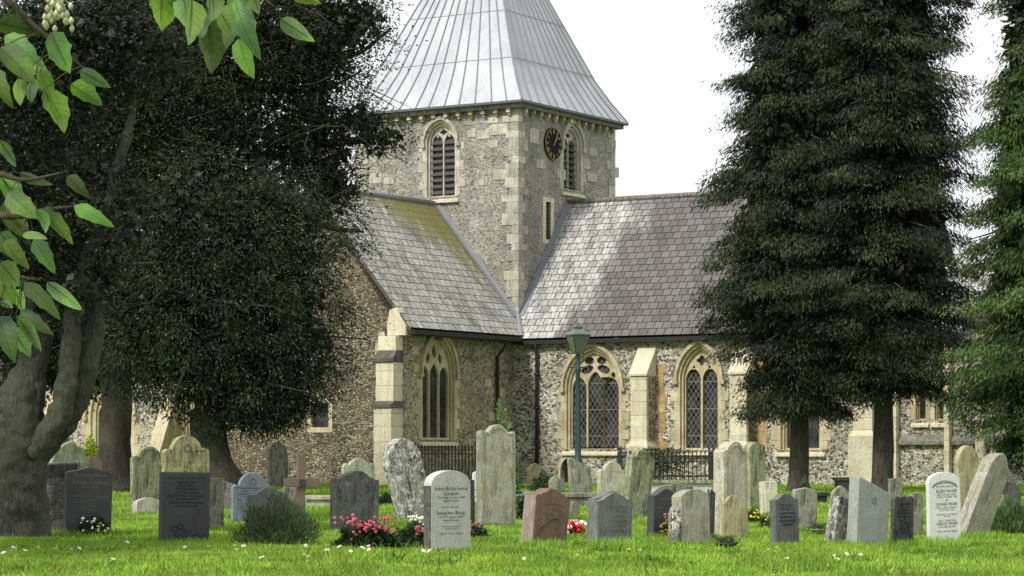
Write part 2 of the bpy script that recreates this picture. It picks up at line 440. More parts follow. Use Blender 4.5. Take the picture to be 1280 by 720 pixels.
windows_cut = {}
def light(x0, x1, z0, zs, h): return arch((x0 + x1) / 2, (x1 - x0) / 2, z0, zs, h, 6)
def church_window(M, cx, a, z0, zs, h, lights, glass='lattice_glass', fr=.16, hood=True, style=3, louvres=False, matf='ashlar'):
    """opening half width a (stone frame adds fr); returns wall hole outline"""
    outer = arch(cx, a + fr, z0 - .02, zs, h + fr * 1.35)
    inner = arch(cx, a, z0 + .0, zs, h); mid = arch(cx, a + fr * .5, z0 + .0, zs, h + fr * .68)
    w = MB(); w.plate(outer, [mid], -.02, .22, .97, M)
    w.plate([(x, z) for x, z in arch(cx, a + fr * .5 - .004, z0 + .003, zs, h + fr * .68 - .005)], [arch(cx, a, z0 + .006, zs, h)], .07, .30, .88, M)
    # side quoin blocks
    z = z0 + .02; k = 0
    while z < zs - .1:
        hh = .26 + .1 * random.random(); ln = .10 + .14 * (k % 2) + .05 * random.random()
        hh = min(hh, zs - z)
        for sx in (-1, 1):
            xx = sorted((cx + sx * (a + fr + .003), cx + sx * (a + fr + ln)))
            w.box(xx[0], xx[1], -.015, .1, z, z + hh - .012, .8 + .25 * random.random(), M)
        z += hh; k += 1
    win = w.build('window', matf, church)
    if hood:
        hm = MB(); o2 = arch(cx, a + fr + .09, zs - .02, zs, h + fr * 1.35 + .13); i2 = arch(cx, a + fr + .002, zs - .02, zs, h + fr * 1.35 + .003)
        ring = o2[1:] + [o2[0]] ; ri = i2[1:] + [i2[0]]
        poly = ring[:] + ri[::-1]
        hm.plate(poly, [], -.11, .02, .9, M)
        for sx in (-1, 1):
            q = cx + sx * (a + fr + .06); hm.box(q - .08, q + .08, -.12, .02, zs - .15, zs - .022, .85, M)
        hm.build('hood_mould', matf, win)
    sl = MB(); x0, x1 = cx - a - fr - .08, cx + a + fr + .08
    sl.add([(x0, -.10, z0 - .21), (x1, -.10, z0 - .21), (x1, -.10, z0 - .13), (x0, -.10, z0 - .13), (x0, .2, z0 - .012), (x1, .2, z0 - .012), (x0, .2, z0 - .21), (x1, .2, z0 - .21)],
           [(0, 1, 2, 3), (3, 2, 5, 4), (0, 3, 4, 6), (1, 7, 5, 2), (0, 6, 7, 1)], 1.0, M=M)
    sl.build('sill', 'ashlar_pale', win)
    tr = MB(); holes = []; b = .045
    if lights == 3:
        xs = [(-1, -.36), (-.30, .30), (.36, 1)]
        for i, (p, q) in enumerate(xs):
            lo = cx + p * a + (b if i == 0 else 0); hi = cx + q * a - (b if i == 2 else 0)
            zz = zs - .05 if i != 1 else zs + .04
            if style == 1: zz = zs - .15
            holes.append(light(lo, hi, z0 + .05, zz, a * (.42 if i != 1 else .52)))
        if style == 3:
            for sx in (-1, 1):
                holes.append(ell(cx + sx * .25 * a, zs + 1.02 * h * .76, .20 * a, .12 * h, 0))
                holes.append(ell(cx + sx * .34 * a, zs + .52 * h, .27 * a, .12 * h, sx * -.3))
                holes.append(ell(cx + sx * .74 * a, zs + .34 * h, .085 * a, .10 * h, sx * .35))
        else:
            holes.append(ell(cx, zs + .62 * h, .13 * a, .20 * h))
            for sx in (-1, 1): holes.append(ell(cx + sx * .40 * a, zs + .42 * h, .12 * a, .16 * h, sx * .35))
    elif lights == 2:
        for p, q in ((-1, -.05), (.05, 1)):
            lo = cx + p * a + (b if p < 0 and p == -1 else 0); hi = cx + q * a - (b if q == 1 else 0)
            holes.append(light(lo, hi, z0 + .05, zs - .02, a * .62))
        holes.append(ell(cx, zs + .64 * h, .30 * a, .17 * h, 0, lobes=4))
        for sx in (-1, 1): holes.append(ell(cx + sx * .46 * a, zs + .40 * h * (1.0), .07 * a, .08 * h, sx * .4))
    else:
        holes.append(light(cx - a + .03, cx + a - .03, z0 + .05, zs, h - .05))
    tr.plate(arch(cx, a - .004, z0 + .004, zs, h - .005), holes, .15, .26, .95, M)
    tr.build('tracery', matf, win)
    g = MB(); ga = arch(cx, a - .02, z0 + .02, zs, h - .02)
    g.plate(ga, [], .235, .25, 1, M)
    g.build('glass', 'plain_glass' if louvres else glass, win)
    if louvres:
        lv = MB(); z = z0 + .1
        while z < zs + .12:
            for p, q in ((-1, -.05), (.05, 1)):
                x0, x1 = cx + p * a + .02, cx + q * a - .02
                lv.add([(x0, .13, z), (x1, .13, z), (x1, .225, z + .12), (x0, .225, z + .12), (x0, .13, z + .025), (x1, .13, z + .025), (x1, .225, z + .145), (x0, .225, z + .145)],
                       [(0, 1, 2, 3), (4, 7, 6, 5), (0, 4, 5, 1), (0, 3, 7, 4), (1, 5, 6, 2)], 1, M=M)
            z += .21
        lv.build('louvres', 'louvre', win)
    return outer
def quoins(x, y, sx, sy, z0, z1, mat='ashlar_pale', big=1.0, name='quoins', proud=.03):
    """stones round an outer corner at (x,y); the walls run away along -sx*x and -sy*y"""
    q = MB(); z = z0; k = 0
    while z < z1 - .05:
        h = min(.2 + .2 * random.random(), z1 - z); la = (.22 + .2 * (k % 2) + .26 * random.random() ** 1.5) * big; lb = (.22 + .2 * ((k + 1) % 2) + .22 * random.random() ** 1.5) * big
        xx = sorted((x + sx * proud, x - sx * la)); yy = sorted((y + sy * proud, y - sy * lb))
        q.box(xx[0], xx[1], yy[0], yy[1], z, z + h - .006, .66 + .42 * random.random()); z += h; k += 1
    return q.build(name, mat, church, bevel=.008)
YA = -.5                                                # chancel south wall plane (church-local y)
XT = .1                                                 # transept east wall plane
YG = -7.0                                               # transept gable plane
def wspec(x0, x1, yb, ys_, ya, axis, c):
    p = pix(x0, yb, axis, c); q = pix(x1, yb, axis, c); a_ = pix((x0 + x1) / 2, ya, axis, c); s_ = pix((x0 + x1) / 2, ys_, axis, c)
    f = (lambda v: v.x) if axis == 'y' else (lambda v: v.y)
    b_ = pix((x0 + x1) / 2, yb, axis, c)
    return (f(p) + f(q)) / 2, abs(f(q) - f(p)) / 2, b_.z, s_.z, a_.z - s_.z
# chancel ---------------------------------------------------------
CH_END = 13.0; CH_E = 4.72
M = MY(YA); holes = []
holes.append(church_window(M, *wspec(711, 772, 561, 484, 441, 'y', YA), 3, style=3))
holes.append(church_window(M, *wspec(853, 896, 562, 474, 437, 'y', YA), 2))
cx, a, z0, zs, h = wspec(979, 1023, 562, 474, 437, 'y', YA); holes.append(church_window(M, cx, a, z0, zs, h, 2, glass='plain_glass'))
nc = pix(709, 600, 'y', YA); niche = arch(nc.x, .24, GB + .3, .62, .38, 6)
w = MB(); w.plate([(XT, GB), (CH_END, GB), (CH_END, CH_E), (XT, CH_E)], holes + [niche], 0, .5, 1, M)
w.box(12.5, CH_END, .01, 7.0, GB, CH_E); w.build('wall', 'flint_chancel', church)
n_ = MB(); n_.plate(arch(nc.x, .33, GB + .3, .62, .47, 6), [arch(nc.x, .242, GB + .3, .62, .382, 6)], YA - .03, YA + .15, 1)
n_.box(nc.x - .25, nc.x + .25, YA + .3, YA + .34, GB, 1.1, .2); n_.build('niche', 'ashlar', church)
ge = MB(); ge.plate([(-.6 + 0, CH_E), (7.1, CH_E), (3.25, 9.55)], [], 0, .4, 1, MX(CH_END)); ge.build('gable', 'flint_chancel', church)
def buttress(px0, px1, yt, yf, axis_y=YA, proj=.6, matf='ashlar_pale', sety=None, zbase=GB):
    p = pix(px0, 520, 'y', axis_y - proj); q = pix(px1, 520, 'y', axis_y - proj)
    zf = pix((px0 + px1) / 2, yf, 'y', axis_y - proj).z; zt = pix((px0 + px1) / 2 + 8, yt, 'y', axis_y).z
    b = MB(); x0, x1 = p.x, q.x; y0, y1 = axis_y - proj, axis_y
    # coursed front blocks
    z = zbase; k = 0
    while z < zf - .01:
        hh = min(.32 + .12 * random.random(), zf - z)
        b.box(x0, x1, y0, y1 - .001, z, z + hh - .006, .86 + .2 * random.random()); z += hh
    b.add([(x0 - .04, y0 - .05, zf), (x1 + .04, y0 - .05, zf), (x1 + .04, y1, zf), (x0 - .04, y1, zf), (x0 - .04, y0 - .05, zf + .07), (x1 + .04, y0 - .05, zf + .07), (x1 + .04, y1, zt), (x0 - .04, y1, zt)],
          [(3, 2, 1, 0), (0, 1, 5, 4), (4, 5, 6, 7), (0, 4, 7, 3), (1, 2, 6, 5)], .92)
    o = b.build('buttress', matf, church, bevel=.01)
    s = MB(); s.box(x1 + .002, x1 + .012, y0 + .14, y1 - .03, zbase + .2, zf - .05)
    s.build('flint_panel', 'flint_transept', o)
    pl = MB(); zp = pix(px0, 558, 'y', axis_y - proj).z if sety is None else pix(px0, sety, 'y', axis_y - proj).z
    pl.add([(x0 - .1, y0 - .12, zbase), (x1 + .1, y0 - .12, zbase), (x1 + .1, y1, zbase), (x0 - .1, y1, zbase), (x0 - .1, y0 - .12, zp), (x1 + .1, y0 - .12, zp), (x1 + .1, y1, zp), (x0 - .1, y1, zp),
            (x0 - .01, y0 - .01, zp + .16), (x1 + .01, y0 - .01, zp + .16), (x1 + .01, y1, zp + .16), (x0 - .01, y1, zp + .16)],
           [(0, 1, 5, 4), (1, 2, 6, 5), (3, 0, 4, 7), (4, 5, 9, 8), (5, 6, 10, 9), (7, 4, 8, 11), (8, 9, 10, 11)], .85)
    pl.build('plinth', matf, o)
    return x0, x1
b1 = buttress(788, 808, 433, 470); b2 = buttress(912, 933, 433, 468); b3 = buttress(1066, 1090, 433, 468, sety=545)
for bb in (b1, b2):                                     # orange toothed stones right of each buttress
    q = MB(); z = .9; k = 0
    while z < 4.0:
        q.box(bb[1] + .10, bb[1] + .26 + .20 * random.random(), YA - .02, YA + .05, z, z + .3, .8 + .4 * random.random()); z += .31; k += 1
    q.build('quoins', 'ashlar_orange', church)
# east bay beyond the chancel buttress
ev = MB(); EY = YA + .12; hs = []
for px0, px1 in ((1146, 1156), (1170, 1178)):
    c_, a_, z0, zs, h_ = wspec(px0, px1, 522, 440, 425, 'y', EY); hs.append(church_window(MY(EY), c_, a_, 1.2 + .95, 4.0, .35, 1, fr=.07, hood=False, glass='plain_glass'))
X1 = pix(1248, 560, 'y', EY).x
ev.plate([(CH_END + .001, GB), (X1, GB), (X1, 4.6), (CH_END + .001, 4.6)], hs, 0, .5, 1, MY(EY))
ev.box(X1 - .5, X1, EY + .501, 5.5, GB, 4.6); ev.build('wall', 'flint_chancel', church)
sc = MB()
sc.add([(b3[1] + .1, EY - .14, 1.42), (X1 + .08, EY - .14, 1.42), (X1 + .08, EY - .14, 1.52), (b3[1] + .1, EY - .14, 1.52), (b3[1] + .1, EY - .002, 1.72), (X1 + .08, EY - .002, 1.72), (b3[1] + .1, EY - .002, 1.42), (X1 + .08, EY - .002, 1.42)],
       [(0, 1, 2, 3), (3, 2, 5, 4), (0, 3, 4, 6), (1, 7, 5, 2), (0, 6, 7, 1)])
sc.build('string_course', 'weathered', church)
for px0, px1, w_ in ((1112, 1120, 0), (1180, 1186, 0), (1219, 1229, 0)):
    x0 = pix(px0, 500, 'y', EY - .25).x; x1 = pix(px1, 500, 'y', EY - .25).x
    q = MB(); z = GB
    while z < 4.5: q.box(x0, x1, EY - .25, EY - .003, z, z + .34, .85 + .25 * random.random()); z += .35
    q.build('pilaster', 'ashlar_pale', church)
quoins(X1, EY, 1, -1, GB, 4.5)
er = MB(); er.add([(CH_END, EY - .3, 4.5), (X1 + .25, EY - .3, 4.5), (X1 + .25, 2.9, 7.0), (CH_END, 2.9, 7.0), (CH_END, 6, 4.5), (X1 + .25, 6, 4.5)], [(0, 1, 2, 3), (3, 2, 5, 4)], uvs=[(0, 0), (4, 0), (4, 4), (0, 4), (0, 0), (4, 0)])
er.build('roof', 'slate_chancel', church)
# transept --------------------------------------------------------
M = MX(XT); TE = 4.78
hole = church_window(M, *wspec(529, 566, 549, 466, 423, 'x', XT), 3, glass='plain_glass', style=1, fr=.13)
w = MB(); w.plate([(YG, GB), (YA - .001, GB), (YA - .001, TE), (YG, TE)], [hole], 0, .5, 1, M); w.build('wall', 'flint_transept', church)
w = MB(); g = MY(YG); gx0 = -6.6
cw = pix(398, 530, 'y', YG); hw = [(cw.x - .28, 1.95), (cw.x + .42, 1.95), (cw.x + .42, 2.75), (cw.x - .28, 2.75)]
w.plate([(gx0, GB), (XT - .001, GB), (XT - .001, TE), (-3.25, 9.42), (gx0, TE)], [hw], 0, .5, 1, g)
w.box(gx0, gx0 + .5, YG + .501, 0, GB, TE); w.build('wall', 'flint_gable', church)
f = MB(); x0, x1, z0, z1 = hw[0][0], hw[1][0], hw[0][1], hw[2][1]
f.plate([(x0 - .12, z0 - .14), (x1 + .12, z0 - .14), (x1 + .12, z1 + .12), (x0 - .12, z1 + .12)], [[(x0 + .02, z0 + .02), (x1 - .02, z0 + .02), (x1 - .02, z1 - .02), (x0 + .02, z1 - .02)]], -.02, .12, 1, g)
win = f.build('window', 'ashlar', church); f = MB(); f.box(x0 - .02, x1 + .02, YG + .14, YG + .16, z0 - .02, z1 + .02); f.build('glass', 'plain_glass', win)
# gable corner buttress: cream ashlar, stepped
b = MB(); bx0, bx1 = XT - .62, XT + .0; z = GB
segs = [(GB, 2.55, .62), (2.75, 3.95, .50), (4.3, 4.75, .38)]
for z0, z1, pr in segs:
    z = z0
    while z < z1 - .02:
        hh = min(.36 + .15 * random.random(), z1 - z); b.box(bx0, bx1 + .03, YG - pr, YG - .001, z, z + hh - .008, .85 + .25 * random.random()); z += hh
but = b.build('buttress', 'ashlar_pale', church, bevel=.01)
for z0, z1, pr, p2 in ((2.55, 2.75, .66, .50), (3.95, 4.3, .55, .38)):
    b = MB(); b.add([(bx0 - .03, YG - pr, z0), (bx1 + .06, YG - pr, z0), (bx1 + .06, YG, z0), (bx0 - .03, YG, z0), (bx0 - .03, YG - pr, z0 + .1), (bx1 + .06, YG - pr, z0 + .1), (bx1 + .06, YG - p2, z1), (bx0 - .03, YG - p2, z1), (bx1 + .06, YG, z1), (bx0 - .03, YG, z1)],
          [(3, 2, 1, 0), (0, 1, 5, 4), (4, 5, 6, 7), (7, 6, 8, 9), (1, 2, 8, 6, 5), (0, 4, 7, 9, 3)]); b.build('weathering', 'dark_stone', but)

k = MB(); k.plate([(XT - .40, 4.76), (XT + .28, 4.76), (XT + .28, 5.05), (XT + .06, 5.35), (XT - .05, 5.62), (XT - .32, 5.55), (XT - .42, 5.1)], [], YG - .2, YG + .12, 1); k.build('kneeler', 'ashlar_pale', church, bevel=.015)
q = MB(); z = GB; kk = 0
while z < 4.6:
    q.box(bx0 - .20 - .14 * (kk % 2), bx0 - .002, YG - .03, YG + .05, z, z + .33, .75 + .3 * random.random()); z += .34; kk += 1
q.build('quoins', 'ashlar', church)
for py, zz, sz in ((-5.9, 3.55, .13), (-5.85, 2.2, .14), (-2.3, 3.4, .14), (-1.9, 2.0, .12), (-2.6, 1.2, .12)):
    pass
for yy, zz in ((-6.35, 3.65), (-6.3, 2.35), (-2.2, 3.3), (-2.0, 2.2), (-2.45, 1.45), (-1.3, 3.0), (-6.45, 4.2)):
    q = MB(); q.box(XT - .05, XT + .02, yy, yy + .3 + .1 * random.random(), zz, zz + .22 + .1 * random.random(), .8 + .2 * random.random()); q.build('repair_stone', 'ashlar', church, bevel=.01)
# tower -----------------------------------------------------------
TW = 6.5; TZ = 12.62
w = MB(); M1 = MY(0); M2 = MX(0)
hL = church_window(M1, *wspec(536, 567, 246, 178, 157, 'y', 0), 2, louvres=True, hood=True, fr=.14, matf='ashlar_tower')
hR = church_window(M2, *wspec(705.5, 724, 238, 183, 162, 'x', 0), 2, louvres=True, hood=True, fr=.16, matf='ashlar_tower')
sp0 = pix(682, 299, 'x', 0); sp1 = pix(688, 253, 'x', 0)
slit = [(sp0.y, sp0.z), (sp1.y, sp0.z), (sp1.y, sp1.z), (sp0.y, sp1.z)]
w.plate([(-TW, GB), (0, GB), (0, TZ), (-TW, TZ)], [hL], 0, .5, 1, M1)
w.plate([(.502, GB), (TW, GB), (TW, TZ), (.502, TZ)], [hR, slit], 0, .5, 1, M2)
w.box(-.02, -.001, .001, .502, GB, TZ)
w.box(-TW, -TW + .5, .501, TW, GB, TZ); w.box(-TW + .5, -.5, TW - .5, TW, GB, TZ); w.build('wall', 'flint_tower', church)
f = MB(); o_ = [(sp0.y - .2, sp0.z - .15), (sp1.y + .2, sp0.z - .15), (sp1.y + .2, sp1.z + .15), (sp0.y - .2, sp1.z + .15)]
f.plate(o_, [slit], -.02, .15, 1, M2); win = f.build('window', 'ashlar_pale', church)
f = MB(); f.box(-.22, -.2, sp0.y - .1, sp1.y + .1, sp0.z - .1, sp1.z + .1); f.build('glass', 'plain_glass', win)
lv = MB(); z = sp0.z + .08
while z < sp1.z - .05: lv.box(-.16, -.06, sp0.y, sp1.y, z, z + .04); z += .13
lv.build('louvres', 'louvre', win)
quoins(0, 0, 1, -1, 5.3, TZ, 'ashlar_tower', big=.95); quoins(0, TW, 1, 1, 8, TZ, 'ashlar_tower'); quoins(-TW, 0, -1, -1, 8, TZ, 'ashlar_tower')
pl = MB(); pl.box(-.33, -.10, -.06, -.031, 5.6, 10.9, 1.0); 
q = MB()
for px, py, ww, hh in ((604, 168, .5, .3), (624, 162, .7, .35), (630, 218, .8, .34), (602, 228, .25, .2), (590, 167, .3, .25), (617, 180, .35, .25), (641, 195, .3, .3), (470, 223, .5, .35), (486, 226, .4, .25), (575, 205, .3, .25), (577, 228, .3, .25), (617, 150, .4, .2)):
    p = pix(px, py, 'y', 0); q = MB(); q.box(p.x - ww / 2, p.x + ww / 2, -.022, .05, p.z - hh / 2, p.z + hh / 2, .8 + .25 * random.random()); q.build('repair_stone', 'ashlar_tower', church, bevel=.01)
for px, py, ww, hh in ((668, 170, .6, .5), (675, 205, .5, .3), (741, 190, .5, .3), (740, 222, .7, .3), (768, 215, .6, .35), (765, 180, .5, .3), (733, 205, .5, .35), (703, 218, .4, .35)):
    p = pix(px, py, 'x', 0); q = MB(); q.box(-.05, .022, p.y - ww / 2, p.y + ww / 2, p.z - hh / 2, p.z + hh / 2, .8 + .25 * random.random()); q.build('repair_stone', 'ashlar_tower', church, bevel=.01)
n = 13
for i in range(n):
    x = -TW + .3 + i * (TW - .6) / (n - 1)
    for sd_ in (0, 1):
        q = MB(); tn = .6 + .5 * random.random()
        if sd_ == 0: q.box(x - .07, x + .07, -.17, -.001, TZ - .22, TZ - .08, tn); q.box(x - .05, x + .05, -.11, -.001, TZ - .30, TZ - .222, tn)
        else: q.box(.001, .17, TW + x - .07, TW + x + .07, TZ - .22, TZ - .08, tn); q.box(.001, .11, TW + x - .05, TW + x + .05, TZ - .30, TZ - .222, tn)
        q.build('corbel', 'ashlar', church, bevel=.01)
q = MB(); q.box(-TW - .24, .24, -.24, TW + .24, TZ - .075, TZ + .06); q.build('cornice', 'weathered', church)
# clock
cp = pix(690, 180, 'x', 0); c = MB(); MC = Matrix.Translation((0, cp.y, cp.z)) @ Matrix.Rotation(R(90), 4, 'Z')
c.plate(ell(0, 0, .55, .55, n=32), [], -.07, -.001, 1, MC); clock = c.build('clock_face', 'clock_black', church)
c = MB(); c.plate(ell(0, 0, .545, .545, n=32), [ell(0, 0, .532, .532, n=32)], -.085, -.071, .4, MC)
NUM = ['XII', 'I', 'II', 'III', 'IIII', 'V', 'VI', 'VII', 'VIII', 'IX', 'X', 'XI']
for i in range(12):
    A = MC @ Matrix.Rotation(R(i * 30), 4, 'Y'); s_ = NUM[i]; wd = {'I': .022, 'V': .05, 'X': .05}; tot = sum(wd[ch] + .012 for ch in s_); x = -tot / 2
    for ch in s_:
        if ch == 'I': c.box(x, x + .012, -.085, -.071, .36, .49, 1, A)
        elif ch == 'V':
            c.add([(x, -.085, .495), (x + .014, -.085, .495), (x + .03, -.085, .345), (x + .022, -.085, .345)], [(0, 3, 2, 1)], 1, M=A); c.add([(x + .036, -.085, .495), (x + .046, -.085, .495), (x + .03, -.085, .345), (x + .024, -.085, .345)], [(0, 3, 2, 1)], 1, M=A)
        else:
            c.add([(x, -.085, .495), (x + .014, -.085, .495), (x + .05, -.085, .345), (x + .032, -.085, .345)], [(0, 3, 2, 1)], 1, M=A); c.add([(x + .036, -.087, .495), (x + .046, -.087, .495), (x + .012, -.087, .345), (x, -.087, .345)], [(0, 3, 2, 1)], 1, M=A)
        x += wd[ch] + .012
c.build('numerals', 'gilt', clock)
for ang, ln, wd in ((38, .33, .022), (32, .48, .014)):
    c = MB(); A = MC @ Matrix.Rotation(R(ang), 4, 'Y'); c.add([(-wd, -.1, -.08), (wd, -.1, -.08), (wd * 1.3, -.1, ln * .7), (0, -.1, ln), (-wd * 1.3, -.1, ln * .7)], [(0, 1, 2, 3, 4)], M=A); c.build('clock_hand', 'gilt', clock)
# spire
cxx, cyy = -TW / 2, TW / 2; lev = [(3.6, TZ + .06), (3.6, TZ + .14), (3.15, 13.45), (2.76, 14.15), (0, 20.6)]
sp = MB(); V = []
for hw_, z in lev[1:-1]: V += [(cxx - hw_, cyy - hw_, z), (cxx + hw_, cyy - hw_, z), (cxx + hw_, cyy + hw_, z), (cxx - hw_, cyy + hw_, z)]
V.append((cxx, cyy, 20.6)); Fs = []
for i in range(2):
    for k in range(4): Fs.append((i * 4 + k, i * 4 + (k + 1) % 4, i * 4 + 4 + (k + 1) % 4, i * 4 + 4 + k))
for k in range(4): Fs.append((8 + k, 8 + (k + 1) % 4, 12))
Fs.append((3, 2, 1, 0)); sp.add(V, Fs); spire = sp.build('spire', 'lead', church)
sp = MB(); sp.box(cxx - 3.62, cxx + 3.62, cyy - 3.62, cyy + 3.62, TZ + .061, TZ + .139); sp.build('drip_edge', 'lead_dark', spire)
sm = MB()
def face_pt(k, s, i, lift=.02):                           # side k, s in -1..1, level i
    hw_, z = lev[i]; base = Vector((s * hw_, -hw_, 0)); base = Matrix.Rotation(R(90 * k), 3, 'Z') @ base
    nr = Matrix.Rotation(R(90 * k), 3, 'Z') @ Vector((0, -1, .6)); return Vector((cxx, cyy, z)) + base + nr.normalized() * lift
for k in range(4):
    for j in range(-6, 7):
        s = j / 6.0 + (random.random() - .5) * .03 if abs(j) < 6 else j / 6.0
        sm.tube([face_pt(k, s, 1), face_pt(k, s, 2), face_pt(k, s, 3), face_pt(k, s, 4)], [.022, .022, .022, .02], 5)
    for zt in (0.03, .30, .52):
        a_, b_ = face_pt(k, -1, 3, .006), face_pt(k, 1, 3, .006); ap = face_pt(k, 0, 4, .006)
        sm.tube([a_.lerp(ap, zt), b_.lerp(ap, zt)], .012, 4)
sm.build('seams', 'lead_seam', spire)
# roofs
def roof_plane(poly3, uvs, name='roof', mat='slate_chancel', th=.09):
    r = MB(); P = [Vector(p) for p in poly3]; nn = (P[1] - P[0]).cross(P[2] - P[0]).normalized()
    if nn.z < 0: nn = -nn
    n = len(P); V = P + [p - nn * th for p in P]
    ar = (P[1] - P[0]).cross(P[2] - P[0]).z
    top = tuple(range(n)); bot = tuple(range(2 * n - 1, n - 1, -1))
    if ar < 0: top = top[::-1]; bot = bot[::-1]
    r.add(V, [top, bot] + [(i, (i + 1) % n, n + (i + 1) % n, n + i) for i in range(n)], uvs=list(uvs) + list(uvs)); return r.build(name, mat, church)
RC, RT = 9.70, 9.55; sl = lambda dy, dz: math.hypot(dy, dz)
L1 = sl(3.85, RC - 4.9)
roof_plane([(0.0, 3.25, RC), (0, 0, 5.65), (.5, -.6, 4.9), (CH_END + .25, -.6, 4.9), (CH_END + .25, 3.25, RC)],
           [(0, L1), (0, .95), (.5, 0), (CH_END + .25, 0), (CH_END + .25, L1)])
roof_plane([(0, 3.25, RC), (CH_END + .25, 3.25, RC), (CH_END + .25, 7.1, 4.9), (0, 7.1, 4.9)], [(0, L1), (13, L1), (13, 0), (0, 0)])
L2 = sl(3.75, RT - 5.0)
roof_plane([(-3.25, 0, RT), (-3.25, YG - .12, RT), (.5, YG - .12, 5.0), (.5, -.6, 5.0), (0, 0, 5.61)],
           [(7.1, L2), (0, L2), (0, 0), (6.5, 0), (7.1, .8)], mat='slate_transept')
roof_plane([(-3.25, 0, RT), (-3.25, YG - .12, RT), (-7.0, YG - .12, 5.0), (-7.0, 0, 5.0)], [(7, L2), (0, L2), (0, 0), (7, 0)], mat='slate_transept')
rd = MB()
rd.tube([(0.02, 3.25, RC + .0), (CH_END + .27, 3.25, RC)], .10, 8); rd.build('ridge_tiles', 'weathered', church, True)
rd = MB(); rd.tube([(-3.25, -.02, RT), (-3.25, YG - .14, RT)], .09, 8); rd.build('ridge_tiles', 'lead_seam', church, True)
fl = MB()                                              # lead flashings against the tower
def strip(fl, a, b, off1, off2, w_=.0):
    a, b = Vector(a), Vector(b); o1, o2 = Vector(off1), Vector(off2); fl.add([a, b, b + o1, a + o1, a + o2, b + o2], [(0, 1, 2, 3), (0, 4, 5, 1), (3, 2, 1, 0)[::1]][:2])
strip(fl, (-3.25, -.04, RT + .04), (0, -.04, 5.65), (0, -.20, .0), (0, .01, .16)); strip(fl, (.04, 3.25, RC + .04), (.04, 0, 5.69), (.16, 0, 0), (-.01, 0, .16))
fl.tube([(0, -.02, 5.72), (.5, -.6, 4.98)], .07, 6); fl.build('flashing', 'lead_seam', church)
vg = MB()
for sgn in (1,):
    vg.add([(-3.25, YG - .14, RT - .02), (.52, YG - .14, 4.98), (.52, YG - .14, 4.82), (-3.25, YG - .14, RT - .18), (-3.25, YG + .01, RT - .1), (.52, YG + .01, 4.9), (.52, YG + .01, 4.8), (-3.25, YG + .01, RT - .2)], [(0, 3, 2, 1), (3, 7, 6, 2), (1, 2, 6, 5)])
vg.build('verge', 'dark_stone', church)
gt = MB(); gt.box(.62, CH_END + .2, -.74, -.60, 4.70, 4.83); gt.box(XT + .001, CH_END + .1, -.6, YA - .002, 4.72, 4.76)
gt.box(.505, .63, YG - .1, -.75, 4.80, 4.93); gt.box(XT + .002, .5, YG - .05, -.5, 4.78, 4.82); gt.build('gutter', 'pipe', church)
def drain(x, y, z0, z1, outx, outy):
    d = MB(); d.tube([(x + outx, y + outy, z1 + .15), (x + outx * .8, y + outy * .8, z1), (x, y, z1 - .3), (x, y, z0)], .055, 10)
    zz = z0 + .4
    while zz < z1 - .3: d.box(x - .075, x + .075, y - .075, y + .075, zz, zz + .07); zz += 1.1
    d.build('drainpipe', 'pipe', church, True)
p = pix(622, 480, 'x', XT + .09); drain(XT + .09, p.y, 0, 4.6, .35, 0)
p = pix(671, 480, 'y', YA - .09); drain(p.x, YA - .09, 0, 4.6, 0, -.1)
# nave and aisle to the west --------------------------------------
AY = -3.0; M = MY(AY); hs = []
hs.append(church_window(M, *wspec(118, 160, 578, 520, 478, 'y', AY), 2, glass='plain_glass', fr=.32))
hs.append(church_window(M, *wspec(232, 262, 578, 520, 478, 'y', AY), 2, glass='plain_glass', fr=.15))
hs.append(church_window(M, *wspec(12, 50, 578, 520, 478, 'y', AY), 2, glass='plain_glass', fr=.25))
w = MB(); XW = -24; w.plate([(XW, GB), (gx0 - .001, GB), (gx0 - .001, 4.3), (XW, 4.3)], hs, 0, .5, 1, M)
w.box(XW, XW + .5, AY + .501, 6.5, GB, 4.3); w.plate([(XW, 4.3), (-TW, 4.3), (-TW, 6.6), (XW, 6.6)], [], 0, .4, 1, MY(0)); w.build('wall', 'flint_chancel', church)
roof_plane([(-7.0, AY - .3, 4.2), (XW, AY - .3, 4.2), (XW, 0, 6.0), (-7.0, 0, 6.0)], [(0, 0), (17, 0), (17, 3.6), (0, 3.6)])
roof_plane([(-TW, -.2, 6.5), (XW, -.2, 6.5), (XW, 3.25, 9.4), (-TW, 3.25, 9.4)], [(0, 0), (17, 0), (17, 4.5), (0, 4.5)])
p = pix(190, 520, 'y', AY - .9)
for xx in (p.x, p.x - 5.2):
    b = MB(); b.add([(xx, AY - 1.3, GB), (xx + .55, AY - 1.3, GB), (xx + .55, AY, GB), (xx, AY, GB), (xx, AY - 1.3, .9), (xx + .55, AY - 1.3, .9), (xx + .55, AY - .25, 3.2), (xx, AY - .25, 3.2), (xx + .55, AY, 3.6), (xx, AY, 3.6)],
          [(0, 1, 5, 4), (4, 5, 6, 7), (7, 6, 8, 9), (1, 2, 8, 6, 5), (0, 4, 7, 9, 3)], .9); b.build('buttress', 'ashlar', church, bevel=.02)

